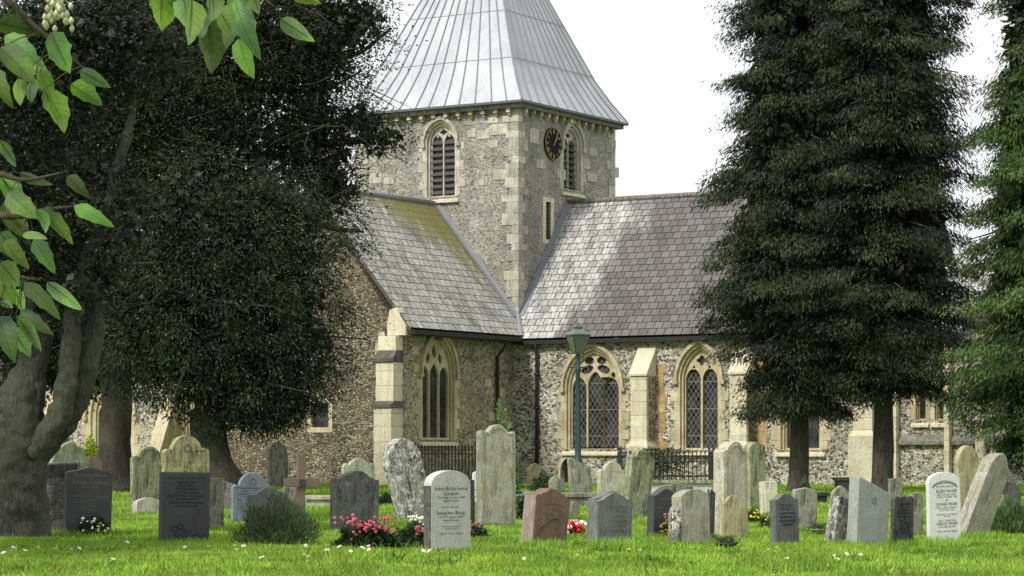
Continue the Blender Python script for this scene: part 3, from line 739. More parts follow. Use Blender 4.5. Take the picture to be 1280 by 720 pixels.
# ------------------------------------------------------------------ text
def text_mesh(lines, w, name, mat, parent, y=-.004, z_top=0.0, lead_=1.35, x=0):
    """lines: (string, cap height)"""
    mb = MB(); z = z_top; dg = None
    for s_, hgt in lines:
        z -= hgt
        if s_:
            cu = bpy.data.curves.new('line', 'FONT'); cu.body = s_; cu.align_x = 'CENTER'; cu.size = hgt * 1.45; cu.resolution_u = 1
            ob = bpy.data.objects.new('line', cu); COL.objects.link(ob); bpy.context.view_layer.update()
            me = bpy.data.meshes.new_from_object(ob); xs = [v.co.x for v in me.vertices]; ww = max(xs) - min(xs); k = min(1, w / ww)
            mb.add([(v.co.x * k + x, y, v.co.y + z) for v in me.vertices], [tuple(p_.vertices) for p_ in me.polygons])
            bpy.data.objects.remove(ob); bpy.data.meshes.remove(me); bpy.data.curves.remove(cu)
        z -= hgt * (lead_ - 1)
    return mb.build(name, mat, parent)
def marks(w, z0, z1, rows, mat, parent, name='inscription', widths=None, x=0, fill=.8):
    """rows of worn lettering too small to read: separate little strokes"""
    mb = MB(); ph = (z0 - z1) / rows
    for r in range(rows):
        ww = (widths[r % len(widths)] if widths else (.6 + .4 * random.random())) * w; h = ph * .55; zt = z0 - r * ph; xx = -ww / 2
        while xx < ww / 2:
            g = h * (.35 + .35 * random.random())
            if random.random() < fill:
                mb.box(x + xx, x + xx + g * .35, -.005, .002, zt - h, zt); q = random.random()
                if q < .6: mb.box(x + xx + g * .35, x + xx + g, -.005, .002, zt - h * (.2 if q < .3 else 1), zt - h * (0 if q < .3 else .8))
            xx += g * 1.3
    return mb.build(name, mat, parent)

# ------------------------------------------------------------------ headstones
def profile(shape, w, h):
    a = w / 2; o = [(-a, -.18), (a, -.18)]
    def arcpts(cx, cz, r, t0, t1, n=12, sx=1, sz=1): return [(cx + r * sx * math.cos(t0 + (t1 - t0) * i / n), cz + r * sz * math.sin(t0 + (t1 - t0) * i / n)) for i in range(n + 1)]
    if shape == 'flat': return o + [(a, h), (-a, h)]
    if shape == 'slant': return o + [(a, h * .78), (-a, h)]
    if shape == 'round': return o + arcpts(0, h - a, a, 0, math.pi)
    if shape == 'segment': d = .32 * a; return o + arcpts(0, h - d, a, 0, math.pi, sz=d / a)
    if shape == 'arc': d = .55 * a; return o + arcpts(0, h - d, a, 0, math.pi, sz=d / a)
    if shape == 'oval': d = 1.25 * a; return o + arcpts(0, h - d, a, 0, math.pi, 16, sz=d / a)
    if shape == 'leaf':
        d = 2.2 * a; return o + arcpts(0, h - d, a, 0, math.pi, 18, sz=d / a)
    if shape == 'gothic': g = arch(0, a, 0, h - 1.3 * a, 1.3 * a, 8); return o + g[2:]
    if shape == 'shoulder':
        r = a * .68; return o + [(a, h - r * .95), (a * .86, h - r * .78), (r, h - r * .82)] + arcpts(0, h - r, r, .12, math.pi - .12) + [(-r, h - r * .82), (-a * .86, h - r * .78), (-a, h - r * .95)]
    if shape == 'ogee':
        d = .36 * a; pts = []
        for i in range(25):
            t = 1 - 2 * i / 24; pts.append((a * t, h - d + d * (.5 + .5 * math.cos(math.pi * t * 1.0)) ** 1.0 * 1.0))
        return o + pts
    if shape == 'double':
        pts = []
        for i in range(25):
            t = 1 - 2 * i / 24; pts.append((a * t, h - .28 * a + .28 * a * abs(math.cos(math.pi * t * 1.5)) * (1 - .25 * abs(t))))
        return o + pts
    if shape == 'baroque':
        pts = [(a, h - .55 * a), (a * .93, h - .34 * a), (a * .80, h - .30 * a), (a * .70, h - .42 * a), (a * .5, h - .28 * a), (a * .25, h - .08 * a), (0, h)]
        return o + pts + [(-x, z) for x, z in pts[-2::-1]]
    if shape == 'camber': return o + [(a, h - .22 * a), (0, h), (-a, h - .22 * a)]
HG = 'headstones in the churchyard'
FEET = []
def stone(xs, xf, xr, yt, yb, shape, mat, label, yaw=42, tilt=0, lean=0, tmin=.07, side=None, dY=0, cat='headstone', group=HG, tint=1.0, name='headstone'):
    if tilt == 0: tilt = random.uniform(-2.2, 2.2); lean = lean + random.uniform(-3, 3)
    Y = base_Y(yb) + dY; s_ = F / Y; th = R(yaw)
    w = (xr - xf) / s_ / math.cos(th); t = max((xf - xs) / s_ / max(math.sin(th), .15), tmin) if xs < xf else tmin
    zg = gz(Y); h = (HY - yt) / s_ + ZC - zg; h = h / max(math.cos(R(tilt)), .6)
    X = ((xf + xr) / 2 - HX) / F * Y
    root = empty(name, (X, Y, zg)); root.rotation_mode = 'QUATERNION'
    root.rotation_quaternion = (Matrix.Rotation(th, 3, 'Z') @ Matrix.Rotation(R(tilt), 3, 'Y') @ Matrix.Rotation(R(-lean), 3, 'X')).to_quaternion()
    props(root, label, cat, group)
    pf = profile(shape, w, h); FEET.append((X, Y, w * math.cos(th) / 2 + .05))
    if mat not in ('granite_dark', 'marble_white', 'marble_grey', 'granite_grey', 'slate_blue'): pf = pf[:2] + [(x_ + random.uniform(-.008, .008), z_ + random.uniform(-.009, .006)) for x_, z_ in pf[2:]]
    b = MB(); b.plate(pf, [], 0, t, tint); b.build('slab', mat, root, bevel=min(.012, t * .15))
    return root, w, h, t
def border(root, w, h, shape, mat, ins=.05, sunk=True):
    p1 = [(x, z) for x, z in profile(shape, w - 2 * ins, h - ins)]; p1[0] = (p1[0][0], .06); p1[1] = (p1[1][0], .06)
    p2 = [(x, z) for x, z in profile(shape, w - 2 * ins - .03, h - ins - .015)]; p2[0] = (p2[0][0], .075); p2[1] = (p2[1][0], .075)
    m = MB(); m.plate(p1, [p2], -.007, .001, .8); m.build('border', mat, root)

# -- left group
r, w, h, t = stone(60, 63, 106, 552, 652, 'gothic', 'green_stone', 'pale rounded headstone rising behind the worn flat-topped slab at far left', dY=2.0)
r, w, h, t = stone(46, 49, 99, 578, 667, 'flat', 'weathered', 'worn grey flat-topped slab with a dark carved band, against the big forked tree', yaw=30)
m = MB(); m.box(-w / 2 + .04, w / 2 - .04, -.012, .001, h - .2, h - .03, .35); m.build('carved_band', 'weathered', r); marks(w * .6, h - .25, .2, 14, 'letter_carved', r, x=.03)
r, w, h, t = stone(80, 86, 136, 584, 668, 'camber', 'granite_dark', 'black camber-topped headstone with raised lettering and a bouquet at its foot', yaw=38, tilt=2)
text_mesh([('IN LOVING MEMORY', .04), ('OF', .03), ('A DEAR HUSBAND', .05), ('WHO DIED', .035)], w * .8, 'inscription', 'letter_gold', r, z_top=h - .1)
marks(w * .8, h - .36, .32, 6, 'letter_gold', r, widths=[.5, .95, .9, .5, .35, .4])
r, w, h, t = stone(135, 138, 160, 586, 616, 'round', 'pale_lichen', 'small pale round-topped headstone seen just right of the black camber-topped stone', yaw=25)
marks(w * .6, h - .12, .2, 5, 'letter_carved', r)
r, w, h, t = stone(104, 107, 127, 570, 625, 'round', 'reddish', 'reddish-brown rounded headstone under the yellow shrub near a dark trunk', yaw=30)
r, w, h, t = stone(164, 169, 206, 558, 642, 'shoulder', 'mossy_stone', 'tall green-streaked headstone with shoulders behind a small pale boulder', yaw=35); border(r, w, h, 'shoulder', 'weathered')
r, w, h, t = stone(168, 172, 202, 622, 644, 'arc', 'pale_lichen', 'low pale lichen-covered stub in front of the tall green-streaked headstone', yaw=30, tmin=.2)
r, w, h, t = stone(205, 212, 262, 544, 650, 'shoulder', 'yellow_stone', 'tall yellow-green headstone rising behind the square dark grey one', yaw=35)
m = MB(); m.plate(ell(0, h - .22, .07, .07), [ell(0, h - .22, .05, .05)], -.008, .001); m.build('carving', 'letter_carved', r)
r, w, h, t = stone(198, 204, 260, 590, 680, 'flat', 'granite_dark', 'square-topped dark grey headstone with dense lettering and an engraved spray of roses', yaw=28, tilt=1)
text_mesh([('IN LOVING MEMORY OF', .034)], w * .8, 'inscription', 'letter_black', r, z_top=h - .06)
marks(w * .8, h - .12, h - .47, 8, 'letter_black', r, widths=[.5, .45, .55, .6, 1, .55, .95, .6], fill=.97)
m = MB()
for cx_, cz_, rr in ((-.15, .2, .05), (-.08, .23, .045), (-.12, .13, .04), (-.02, .17, .03)): m.plate(ell(cx_, cz_, rr, rr * .8), [ell(cx_, cz_, rr * .7, rr * .5)], -.005, .001)
for i in range(7): m.tube([(-.15 + i * .05, -.003, .08 + .02 * (i % 2)), (-.05 + i * .05, -.003, .12 + .015 * (i % 3))], .004, 4)
m.build('engraved_roses', 'letter_black', r)
r, w, h, t = stone(261, 263, 279, 597, 664, 'flat', 'weathered', 'narrow brown-grey slab standing just right of the square dark grey headstone', yaw=35)
r, w, h, t = stone(270, 273, 297, 597, 640, 'slant', 'weathered', 'plain grey block of stone beside the flared root of the dark trunk', yaw=30, tmin=.2)
r, w, h, t = stone(290, 293, 339, 591, 655, 'shoulder', 'slate_blue', 'blue-grey headstone with curved shoulders behind the lavender bush', yaw=35)
m = MB(); m.plate(ell(0, h - .14, .05, .06), [ell(0, h - .14, .035, .045)], -.006, .001); m.build('carving', 'letter_grey', r); marks(w * .7, h - .27, .25, 6, 'letter_grey', r, x=-.04)
r, w, h, t = stone(310, 315, 359, 609, 664, 'ogee', 'granite_grey', 'grey curved-topped headstone half hidden by the lavender bush', yaw=35)
marks(w * .7, h - .1, h - .35, 4, 'letter_gold', r, widths=[.7, .9, .6, .9])
r, w, h, t = stone(334, 337, 360, 551, 608, 'gothic', 'weathered', 'pointed grey headstone leaning against the brown flint gable wall', yaw=20, tint=1.15); border(r, w, h, 'gothic', 'letter_grey', .07)
r, w, h, t = stone(352, 355, 371, 609, 645, 'flat', 'weathered', 'small plain grey slab behind the wooden cross', yaw=30)
# cross
Y = base_Y(655); s_ = F / Y; cr = empty('wooden_cross', ((377 - HX) / F * Y, Y, gz(Y)), R(25)); props(cr, 'reddish wooden grave cross with a green plaque at its centre', 'grave cross')
ht = (HY - 568) / s_ + ZC - gz(Y); m = MB(); m.box(-.065, .065, 0, .06, -.2, ht); m.build('upright', 'wood', cr, bevel=.006)
ha = (HY - 603) / s_ + ZC - gz(Y); m = MB(); m.box(-.30, .30, -.035, -.001, ha - .07, ha + .07); m.build('crossbar', 'wood', cr, bevel=.006)
m = MB(); m.box(-.05, .05, -.045, -.036, ha - .05, ha + .05); m.build('plaque', 'lamp_green', cr)
r, w, h, t = stone(413, 421, 472, 588, 664, 'ogee', 'black_weathered', 'weathered blackish headstone with a curved top behind the pink roses', yaw=38, tint=1.25)
m = MB()
r, w, h, t = stone(428, 432, 470, 572, 640, 'baroque', 'green_stone', 'pale greenish scroll-topped headstone peeping over the blackish one', yaw=25, tint=1.1)
r, w, h, t = stone(497, 508, 546, 549, 652, 'oval', 'lichen_stone', 'big oval-topped headstone mottled white and black, leaning left', yaw=32, tilt=-16)
r, w, h, t = stone(515, 518, 534, 606, 652, 'slant', 'sand_stone', 'small sandy tilted slab tucked behind the leaning mottled stone', yaw=25, tilt=-18)
# foreground white marble
r, w, h, t = stone(530, 540, 588, 588, 692, 'arc', 'marble_grey', 'pale marble headstone with black italic lettering, nearest in the middle foreground', yaw=40)
sd = MB(); sd.box(-w / 2 - .004, -w / 2 - .001, .004, t - .004, -.1, h - .18); sd.build('rough_edge', 'black_weathered', r)
text_mesh([('* *', .025), ('', .05), ('Robert (Bobby) Farrow', .042), ('Spurgeon', .042), ('Died 24th October 1984', .028), ('Aged 77 years', .028), ('', .03), ('And his loving wife', .022), ('', .02), ('Evangeline (Betty)', .042), ('Died 14 January 2007', .028), ('Aged 87 years', .028), ('', .03), ('Much loved and missed', .02), ('by all the family', .02), ('', .02), ('Together in Peace Reunited', .022)],
          w * .82, 'inscription', 'letter_black', r, z_top=h - .09)
r, w, h, t = stone(586, 588, 594, 600, 660, 'flat', 'black_weathered', 'thin dark slab hidden behind the right edge of the pale marble headstone', yaw=30)
r, w, h, t = stone(589, 591, 602, 589, 632, 'ogee', 'marble_white', 'small white stone marker between the railings and the tall pale slab', yaw=20)
r, w, h, t = stone(595, 602, 645, 530, 660, 'baroque', 'pale_lichen', 'tallest pale slab with a scrolled top and green plants growing behind it', yaw=35); border(r, w, h, 'baroque', 'pale_lichen', .05)
r, w, h, t = stone(650, 665, 708, 611, 684, 'ogee', 'red_granite', 'red-brown granite headstone tilted to the right with an engraved branch', yaw=40, tilt=7)
sd = MB(); sd.box(-w / 2 - .004, -w / 2 - .001, .004, t - .004, -.1, h - .11); sd.build('pale_edge', 'red_granite_side', r); marks(w * .62, h - .17, h - .42, 4, 'letter_carved', r, x=.02)
m = MB(); m.tube([(-.25, -.003, .1), (-.18, -.003, .22), (-.08, -.003, .28), (.02, -.003, .36), (.1, -.003, .36)], .006, 4); m.build('engraved_branch', 'letter_black', r)
r, w, h, t = stone(733, 742, 786, 614, 676, 'ogee', 'granite_grey', 'grey curved-topped headstone immediately behind a near twin, its left edge leaning out', yaw=38, tilt=3)
r, w, h, t = stone(741, 746, 790, 616, 688, 'ogee', 'granite_grey', 'front one of two near-twin grey headstones, with faint script and long grass at its foot', yaw=38, tint=1.1)
marks(w * .6, h - .15, h - .5, 6, 'letter_grey', r, x=.06)
r, w, h, t = stone(658, 661, 679, 579, 610, 'gothic', 'sand_stone', 'small pointed sandy headstone beside the foot of the drainpipe', yaw=15)
r, w, h, t = stone(712, 715, 742, 572, 626, 'slant', 'weathered', 'plain grey leaning slab behind the green lamp post', yaw=25, tilt=-4, tint=1.3)
r, w, h, t = stone(746, 750, 783, 577, 634, 'shoulder', 'pale_lichen', 'lichen-spotted round-topped headstone between the lamp post and a tall mossy slab', yaw=25)
r, w, h, t = stone(774, 782, 811, 562, 650, 'shoulder', 'mossy_stone', 'tall mossy headstone streaked with green, leaning right before the railed tomb', yaw=35, tilt=8, tint=1.1); border(r, w, h, 'shoulder', 'weathered')
r, w, h, t = stone(712, 714, 724, 627, 650, 'round', 'weathered', 'tiny dark rounded marker to the right of the red-brown granite stone', yaw=20)
r, w, h, t = stone(706, 708, 715, 639, 651, 'round', 'weathered', 'tiniest grey marker in the grass beside the red and white flowers', yaw=20)
r, w, h, t = stone(808, 816, 848, 611, 672, 'ogee', 'granite_dark', 'dark curved-topped headstone with dried orange flowers at its foot', yaw=42, tint=1.2)
marks(w * .75, h - .13, h - .42, 5, 'letter_grey', r, widths=[.8, .7, 1, .8, .9])
r, w, h, t = stone(822, 826, 868, 604, 645, 'camber', 'weathered', 'broad grey headstone with a peaked top, just before the railed tomb', yaw=20)
r, w, h, t = stone(843, 853, 889, 611, 683, 'arc', 'pale_lichen', 'thick brown-grey mottled headstone with a rounded rough side', yaw=35, tmin=.2, tint=.8)
m = MB(); m.lathe([(.0, 0), (.095, .001), (.1, .3), (.1, h - .3), (.06, h - .22), (.0, h - .2)], (-w / 2 - .02, t / 2, 0), 12, .9); m.build('side_roll', 'lichen_stone', r, True)
r, w, h, t = stone(884, 886, 893, 614, 675, 'round', 'black_weathered', 'thin blackish slab seen edge-on right of the thick mottled headstone', yaw=35)
r, w, h, t = stone(892, 904, 936, 552, 672, 'shoulder', 'pale_lichen', 'very tall pale grey headstone with a rounded head, taller than its green neighbour', yaw=38, tint=1.08); border(r, w, h, 'shoulder', 'pale_lichen', .05)
r, w, h, t = stone(931, 938, 959, 553, 637, 'arc', 'mossy_stone', 'tall olive-green headstone close behind the very tall pale grey one', yaw=38, tint=1.2)
r, w, h, t = stone(901, 904, 933, 619, 676, 'shoulder', 'sand_stone', 'short sandy-yellow headstone standing before the very tall pale grey one', yaw=28)
r, w, h, t = stone(955, 957, 973, 602, 645, 'flat', 'pale_lichen', 'small pale squared block beside the left conifer trunk', yaw=20, tmin=.25, tint=1.3)
r, w, h, t = stone(963, 970, 1001, 617, 685, 'ogee', 'granite_grey', 'neat grey curved-topped headstone with a short dark inscription, before the left conifer', yaw=42, tint=.8)
text_mesh([('TREASURED', .034), ('MEMORIES OF', .034)], w * .6, 'inscription', 'letter_black', r, z_top=h - .13)
marks(w * .7, h - .23, h - .42, 4, 'letter_black', r, widths=[1, .95, 1, .7], fill=.95)
r, w, h, t = stone(988, 992, 1022, 609, 663, 'camber', 'weathered', 'streaky pale grey headstone behind the neat one, a planter at its foot', yaw=30, tint=1.5)
r, w, h, t = stone(1038, 1041, 1062, 607, 676, 'gothic', 'green_stone', 'pointed green-grey headstone left of the large slanting slab', yaw=30, tint=.9)
r, w, h, t = stone(1030, 1040, 1056, 622, 684, 'flat', 'lichen_stone', 'narrow mottled slab leaning right against the large slanting slab', yaw=40, tilt=12, tint=.75)
r, w, h, t = stone(1057, 1068, 1112, 596, 684, 'slant', 'pale_slab', 'large pale grey-green slab with a sloping top', yaw=40, tilt=4)
m = MB(); m.plate(ell(0, h - .3, .04, .05), [ell(0, h - .3, .028, .036)], -.005, .001); m.build('carving', 'letter_grey', r)
r, w, h, t = stone(1113, 1116, 1143, 619, 681, 'double', 'black_weathered', 'small blackish headstone with a scalloped top, right of the large slanting slab', yaw=32, tint=.8)
marks(w * .7, h - .1, h - .5, 10, 'letter_black', r)
r, w, h, t = stone(1138, 1141, 1155, 615, 672, 'camber', 'weathered', 'grey lichened slab mostly hidden by the small blackish scalloped stone', yaw=30, tint=1.3)
r, w, h, t = stone(1110, 1112, 1129, 597, 640, 'camber', 'weathered', 'grey peaked headstone showing over the top of the sloping slab', yaw=25, tint=1.1)
r, w, h, t = stone(1160, 1161, 1203, 590, 684, 'arc', 'marble_white', 'bright white round-topped marble headstone with black lettering', yaw=24)
m = MB()
for z_ in (.05, .07): 
    m.tube([(w * .42 * math.cos(R(a_)), -.003, h - .22 + (.16 - z_) * math.sin(R(a_))) for a_ in range(15, 170, 12)], .004, 4)
m.build('carving', 'letter_grey', r)
text_mesh([('IN LOVING MEMORY OF', .022), ('', .012), ('ELLEN WAGER', .04), ('WHO PASSED AWAY', .022), ('26TH OCTOBER 1948', .022), ('', .01), ('AND', .018), ('', .01), ('LEONARD WAGER', .04), ('WHO DIED SUDDENLY', .022), ('JULY 7TH 1951', .022), ('', .02), ('IN HEAVENLY LOVE ABIDING', .018), ('AT REST', .018), ('', .02), ('ALSO THEIR SON', .022), ('HAROLD WAGER', .036), ('4TH MARCH 1977', .022), ('', .02), ('UNTIL THE DAY BREAK', .022)],
          w * .66, 'inscription', 'letter_black', r, z_top=h - .17, x=.03)
r, w, h, t = stone(1190, 1203, 1234, 568, 674, 'leaf', 'pale_lichen', 'huge oval-topped slab leaning far over to the right', yaw=46, tilt=33, tmin=.16, tint=.72)
r, w, h, t = stone(1196, 1201, 1230, 556, 655, 'gothic', 'sand_stone', 'tall pointed greenish-yellow headstone behind the far-leaning oval slab', yaw=30, tilt=-4)
r, w, h, t = stone(1243, 1246, 1276, 602, 642, 'round', 'black_weathered', 'dark rounded tombstone at the far right edge under the bright conifer', yaw=15, tmin=.6)
r, w, h, t = stone(1236, 1238, 1256, 618, 650, 'flat', 'sand_stone', 'short yellowish stone block beside the dark rounded tomb at far right', yaw=20, tmin=.3)
r, w, h, t = stone(698, 700, 706, 597, 616, 'shoulder', 'granite_grey', 'little grey stone urn-shaped marker left of the lamp post', yaw=10, tmin=.15)
r, w, h, t = stone(686, 688, 696, 598, 618, 'round', 'green_stone', 'little green-grey rounded marker nearest the drainpipe foot', yaw=10, tmin=.15)
# low kerb walls / ledgers
def ledger(x0, x1, yt, yb, depth, mat, label):
    Y = base_Y(yb); s_ = F / Y; zg = gz(Y); h = (HY - yt) / s_ + ZC - zg; X0 = (x0 - HX) / s_; X1_ = (x1 - HX) / s_
    r = empty('ledger_tomb', ((X0 + X1_) / 2, Y, zg)); props(r, label, 'tomb'); w = X1_ - X0; h = max(h, .12)
    m = MB(); m.box(-w / 2, w / 2, 0, depth, -.1, h - .06); m.build('base', mat, r, bevel=.01); m = MB(); m.box(-w / 2 - .05, w / 2 + .05, -.05, depth + .05, h - .06, h + .02); m.build('slab', mat, r, bevel=.01)
ledger(692, 742, 618, 634, 1.0, 'weathered', 'low grey ledger tomb at the foot of the lamp post')
ledger(648, 662, 617, 628, .5, 'slate_blue', 'small blue-grey kerb block left of the red-brown granite stone')
ledger(383, 414, 621, 634, .6, 'pale_lichen', 'low pale flat slab lying in the grass right of the wooden cross')
ledger(1048, 1066, 598, 616, .8, 'dark_stone', 'dark flat-topped table tomb behind the large slanting slab')
ledger(1020, 1034, 617, 629, .4, 'iron', 'small black box-like block at the foot of the flint wall')
# boulder under wall
# ------------------------------------------------------------------ railings
def railing(x0, x1, ytop, yledge, ybase, Y, depth, label, has_base, hang=False):
    s_ = F / Y; zg = gz(Y); W = (x1 - x0) / s_; X = ((x0 + x1) / 2 - HX) / s_
    r = empty('railed_tomb', (X, Y, zg)); props(r, label, 'tomb'); zl = (HY - yledge) / s_ + ZC - zg; zt = (HY - ytop) / s_ + ZC - zg
    if has_base:
        m = MB(); m.box(-W / 2 + .03, W / 2 - .03, .03, depth - .03, -.1, zl - .08); m.build('plinth', 'marble_grey', r, bevel=.01)
        m = MB(); m.box(-W / 2 - .03, W / 2 + .03, -.03, depth + .03, zl - .08, zl); m.build('ledge', 'mossy_stone', r, bevel=.01)
    else:
        m = MB(); m.box(-W / 2 - .03, W / 2 + .03, -.03, depth + .03, -.1, zl); m.build('kerb', 'weathered', r, bevel=.01)
    def side(p, q):
        m = MB(); p, q = Vector(p), Vector(q); L = (q - p).length; n = max(4, int(L / .092)); d = (q - p) / n
        for i in range(n + 1):
            c = p + d * i; m.tube([c + Vector((0, 0, zl)), c + Vector((0, 0, zt - .09))], .011, 5)
            m.tube([c + Vector((0, 0, zt - .09)), c + Vector((0, 0, zt - .06)), c + Vector((0, 0, zt))], [.011, .024, .002], 5)
        for z in (zl + .08, zt - .14, zt - .26): m.tube([p + Vector((0, 0, z)), q + Vector((0, 0, z))], .014, 5)
        m.build('railing', 'iron', r)
    a, b = W / 2, depth
    side((-a, 0, 0), (a, 0, 0)); side((a, 0, 0), (a, b, 0)); side((a, b, 0), (-a, b, 0)); side((-a, b, 0), (-a, 0, 0))
    m = MB()
    for sx in (-a, a):
        for sy in (0, b): m.tube([(sx, sy, zl - .02), (sx, sy, zt)], .022, 6); m.lathe([(.005, 0), (.035, .03), (.035, .05), (.005, .09)], (sx, sy, zt - .01), 8)
    m.build('posts', 'iron', r)
    return r, W, zl, zt
railing(518, 594, 556, 606, 612, 73, 1.0, 'black spiked iron railings round a grave below the transept window', False)
rr_, W_, zl_, zt_ = railing(776, 892, 562, 600, 632, 57, 1.3, 'raised tomb with black spiked railings and a whitened base under the chancel windows', True)
m = MB(); m.add([(-.65, .6, zt_ - .05), (.35, .6, zt_ - .05), (.3, .62, zl_ + .35), (0, .62, zl_ + .05), (-.35, .62, zl_ + .25), (-.6, .62, zl_ + .4)], [(0, 1, 2, 3, 4, 5)])
ivy = []
P = rng.normal(size=(1400, 3)) * [.32, .1, .18] + [-.05, .6, zl_ + .42]; P[:, 2] = np.clip(P[:, 2], zl_ + .02, zt_)
V_, T_ = leaf_arrays(P, rng.normal(size=P.shape), .06, .04, .6 + .5 * rng.random(len(P)))
o = leaves_obj('ivy', [(V_, T_)], 'hedge_leaf', None); o.location = rr_.location; props(o, 'dark ivy growing inside the railed tomb under the chancel windows', 'ivy')

# ------------------------------------------------------------------ lamp post
Y = 64; s_ = F / Y; zg = gz(Y); lp = empty('lamp_post', ((722.5 - HX) / s_, Y, zg)); props(lp, 'green cast-iron lamp post with a tapered glass lantern before the church', 'lamp post')
zz = lambda py: (HY - py) / s_ + ZC - zg
m = MB(); m.lathe([(.02, -.05), (.15, -.05), (.15, zz(608)), (.17, zz(606)), (.17, zz(602)), (.11, zz(600)), (.12, zz(596)), (.15, zz(592)), (.11, zz(580)), (.12, zz(577)), (.085, zz(574)), (.075, zz(560)), (.065, zz(500)), (.055, zz(466)), (.075, zz(463)), (.075, zz(460)), (.05, zz(457)), (.045, zz(447)), (.07, zz(444)), (.01, zz(443))], seg=16)
m.build('post', 'lamp_green', lp, True)
m = MB(); m.tube([(-.24, 0, zz(459)), (.24, 0, zz(459))], .018, 8); m.tube([(-.26, 0, zz(459)), (-.23, 0, zz(459))], .03, 8); m.tube([(.23, 0, zz(459)), (.26, 0, zz(459))], .03, 8); m.build('ladder_bar', 'lamp_green', lp)
lan = MB(); b0, b1_, z0, z1 = .10, .235, zz(442), zz(419)
def ring4(h_, z): return [(-h_, -h_, z), (h_, -h_, z), (h_, h_, z), (-h_, h_, z)]
M45 = Matrix.Rotation(R(22), 4, 'Z')
lan.add(ring4(b0, z0) + ring4(b1_, z1), [(0, 1, 5, 4), (1, 2, 6, 5), (2, 3, 7, 6), (3, 0, 4, 7), (3, 2, 1, 0)], M=M45); ln_ = lan.build('lantern', 'lamp_glass', lp)
fr_ = MB()
for k in range(4):
    a_, b_ = Vector(ring4(b0, z0)[k]), Vector(ring4(b1_, z1)[k]); fr_.tube([a_, b_], .014, 5, M=M45)
    fr_.tube([a_, Vector(ring4(b0, z0)[(k + 1) % 4])], .014, 5, M=M45); fr_.tube([b_, Vector(ring4(b1_, z1)[(k + 1) % 4])], .02, 5, M=M45)
fr_.build('lantern_frame', 'lamp_green', ln_)
cp_ = MB(); cp_.add(ring4(.25, z1 + .005) + ring4(.22, z1 + .05) + ring4(.12, zz(413)) + ring4(.07, zz(411)) + ring4(.10, zz(409)) + ring4(.07, zz(405)), [(i * 4 + k, i * 4 + (k + 1) % 4, i * 4 + 4 + (k + 1) % 4, i * 4 + 4 + k) for i in range(5) for k in range(4)] + [(20, 21, 22, 23), (3, 2, 1, 0)], M=M45)
cp_.lathe([(.02, zz(405)), (.045, zz(404)), (.03, zz(402.5)), (.004, zz(401))], seg=8); cp_.build('cap', 'lamp_white', ln_)

# ------------------------------------------------------------------ trees
def px3(px, py, Y): return np.array([(px - HX) / F * Y, Y, ZC + (HY - py) / F * Y])
def clump_leaves(blobs, Y, density, L, W, csize, per, flat=.7, droop=0, shell=.55, tl=(.55, 1.25)):
    """blobs: (px,py,rx,ry[,dens]) in photo px at distance Y; clumps of small leaves through each crown"""
    out = []
    for b in blobs:
        c = px3(b[0], b[1], Y + (b[5] if len(b) > 5 else 0)); s_ = F / Y; rx, rz = b[2] / s_, b[3] / s_; ry = min(max(rx, 1.2), 3.5)
        k = b[4] if len(b) > 4 else 1
        n = int(density * k * (rx * rz) ** .9 * 4)
        d = nrm(rng.normal(size=(n, 3))); rr = (shell + (1 - shell) * rng.random(n) ** .6)[:, None]
        nz_ = 1 + .13 * np.sin(d[:, :1] * 7 + d[:, 2:] * 9 + b[0]) + .08 * rng.normal(size=(n, 1))
        C = c + d * rr * nz_ * [rx, ry, rz]
        C = C[(d[:, 1] < .35)] ; n = len(C); dd = d[d[:, 1] < .35]
        cs = csize * (.6 + .8 * rng.random(n)); ct = tl[0] + (tl[1] - tl[0]) * rng.random(n) ** 1.5
        idx = np.repeat(np.arange(n), per); off = rng.normal(size=(len(idx), 3)) * [1, 1, flat] * cs[idx][:, None] * .5
        P = C[idx] + off; D = off + dd[idx] * .5 * csize + rng.normal(size=P.shape) * csize * .3; D[:, 2] -= droop * csize
        t = ct[idx] * (.75 + .5 * rng.random(len(P)))
        out.append(leaf_arrays(P, D, L * (.6 + .8 * rng.random(len(P))), W * (.7 + .6 * rng.random(len(P))), t))
    return out
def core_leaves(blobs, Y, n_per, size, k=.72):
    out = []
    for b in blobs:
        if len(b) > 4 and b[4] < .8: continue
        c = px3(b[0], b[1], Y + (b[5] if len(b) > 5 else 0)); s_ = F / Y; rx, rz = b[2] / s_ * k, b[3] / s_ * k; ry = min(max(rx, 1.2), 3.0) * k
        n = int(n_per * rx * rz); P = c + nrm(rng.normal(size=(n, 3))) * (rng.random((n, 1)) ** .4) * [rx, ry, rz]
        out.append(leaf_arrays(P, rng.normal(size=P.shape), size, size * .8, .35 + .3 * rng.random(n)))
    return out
def trunk_tube(m, pts, Y, rads, rough=.06, seg=14):
    P = [px3(p[0], p[1], Y + (p[2] if len(p) > 2 else 0)) for p in pts]
    m.tube(smooth_path(P), interp(rads), seg, rough=rough)
def tree_root(name, px, Y, label, cat='tree', group=None):
    r = empty(name, (0, 0, 0)); r.location = ((px - HX) / F * Y, Y, gz(Y)); props(r, label, cat, group); return r
def reparent(o, root): o.parent = root; o.matrix_parent_inverse = Matrix.Translation(-Vector(root.location))
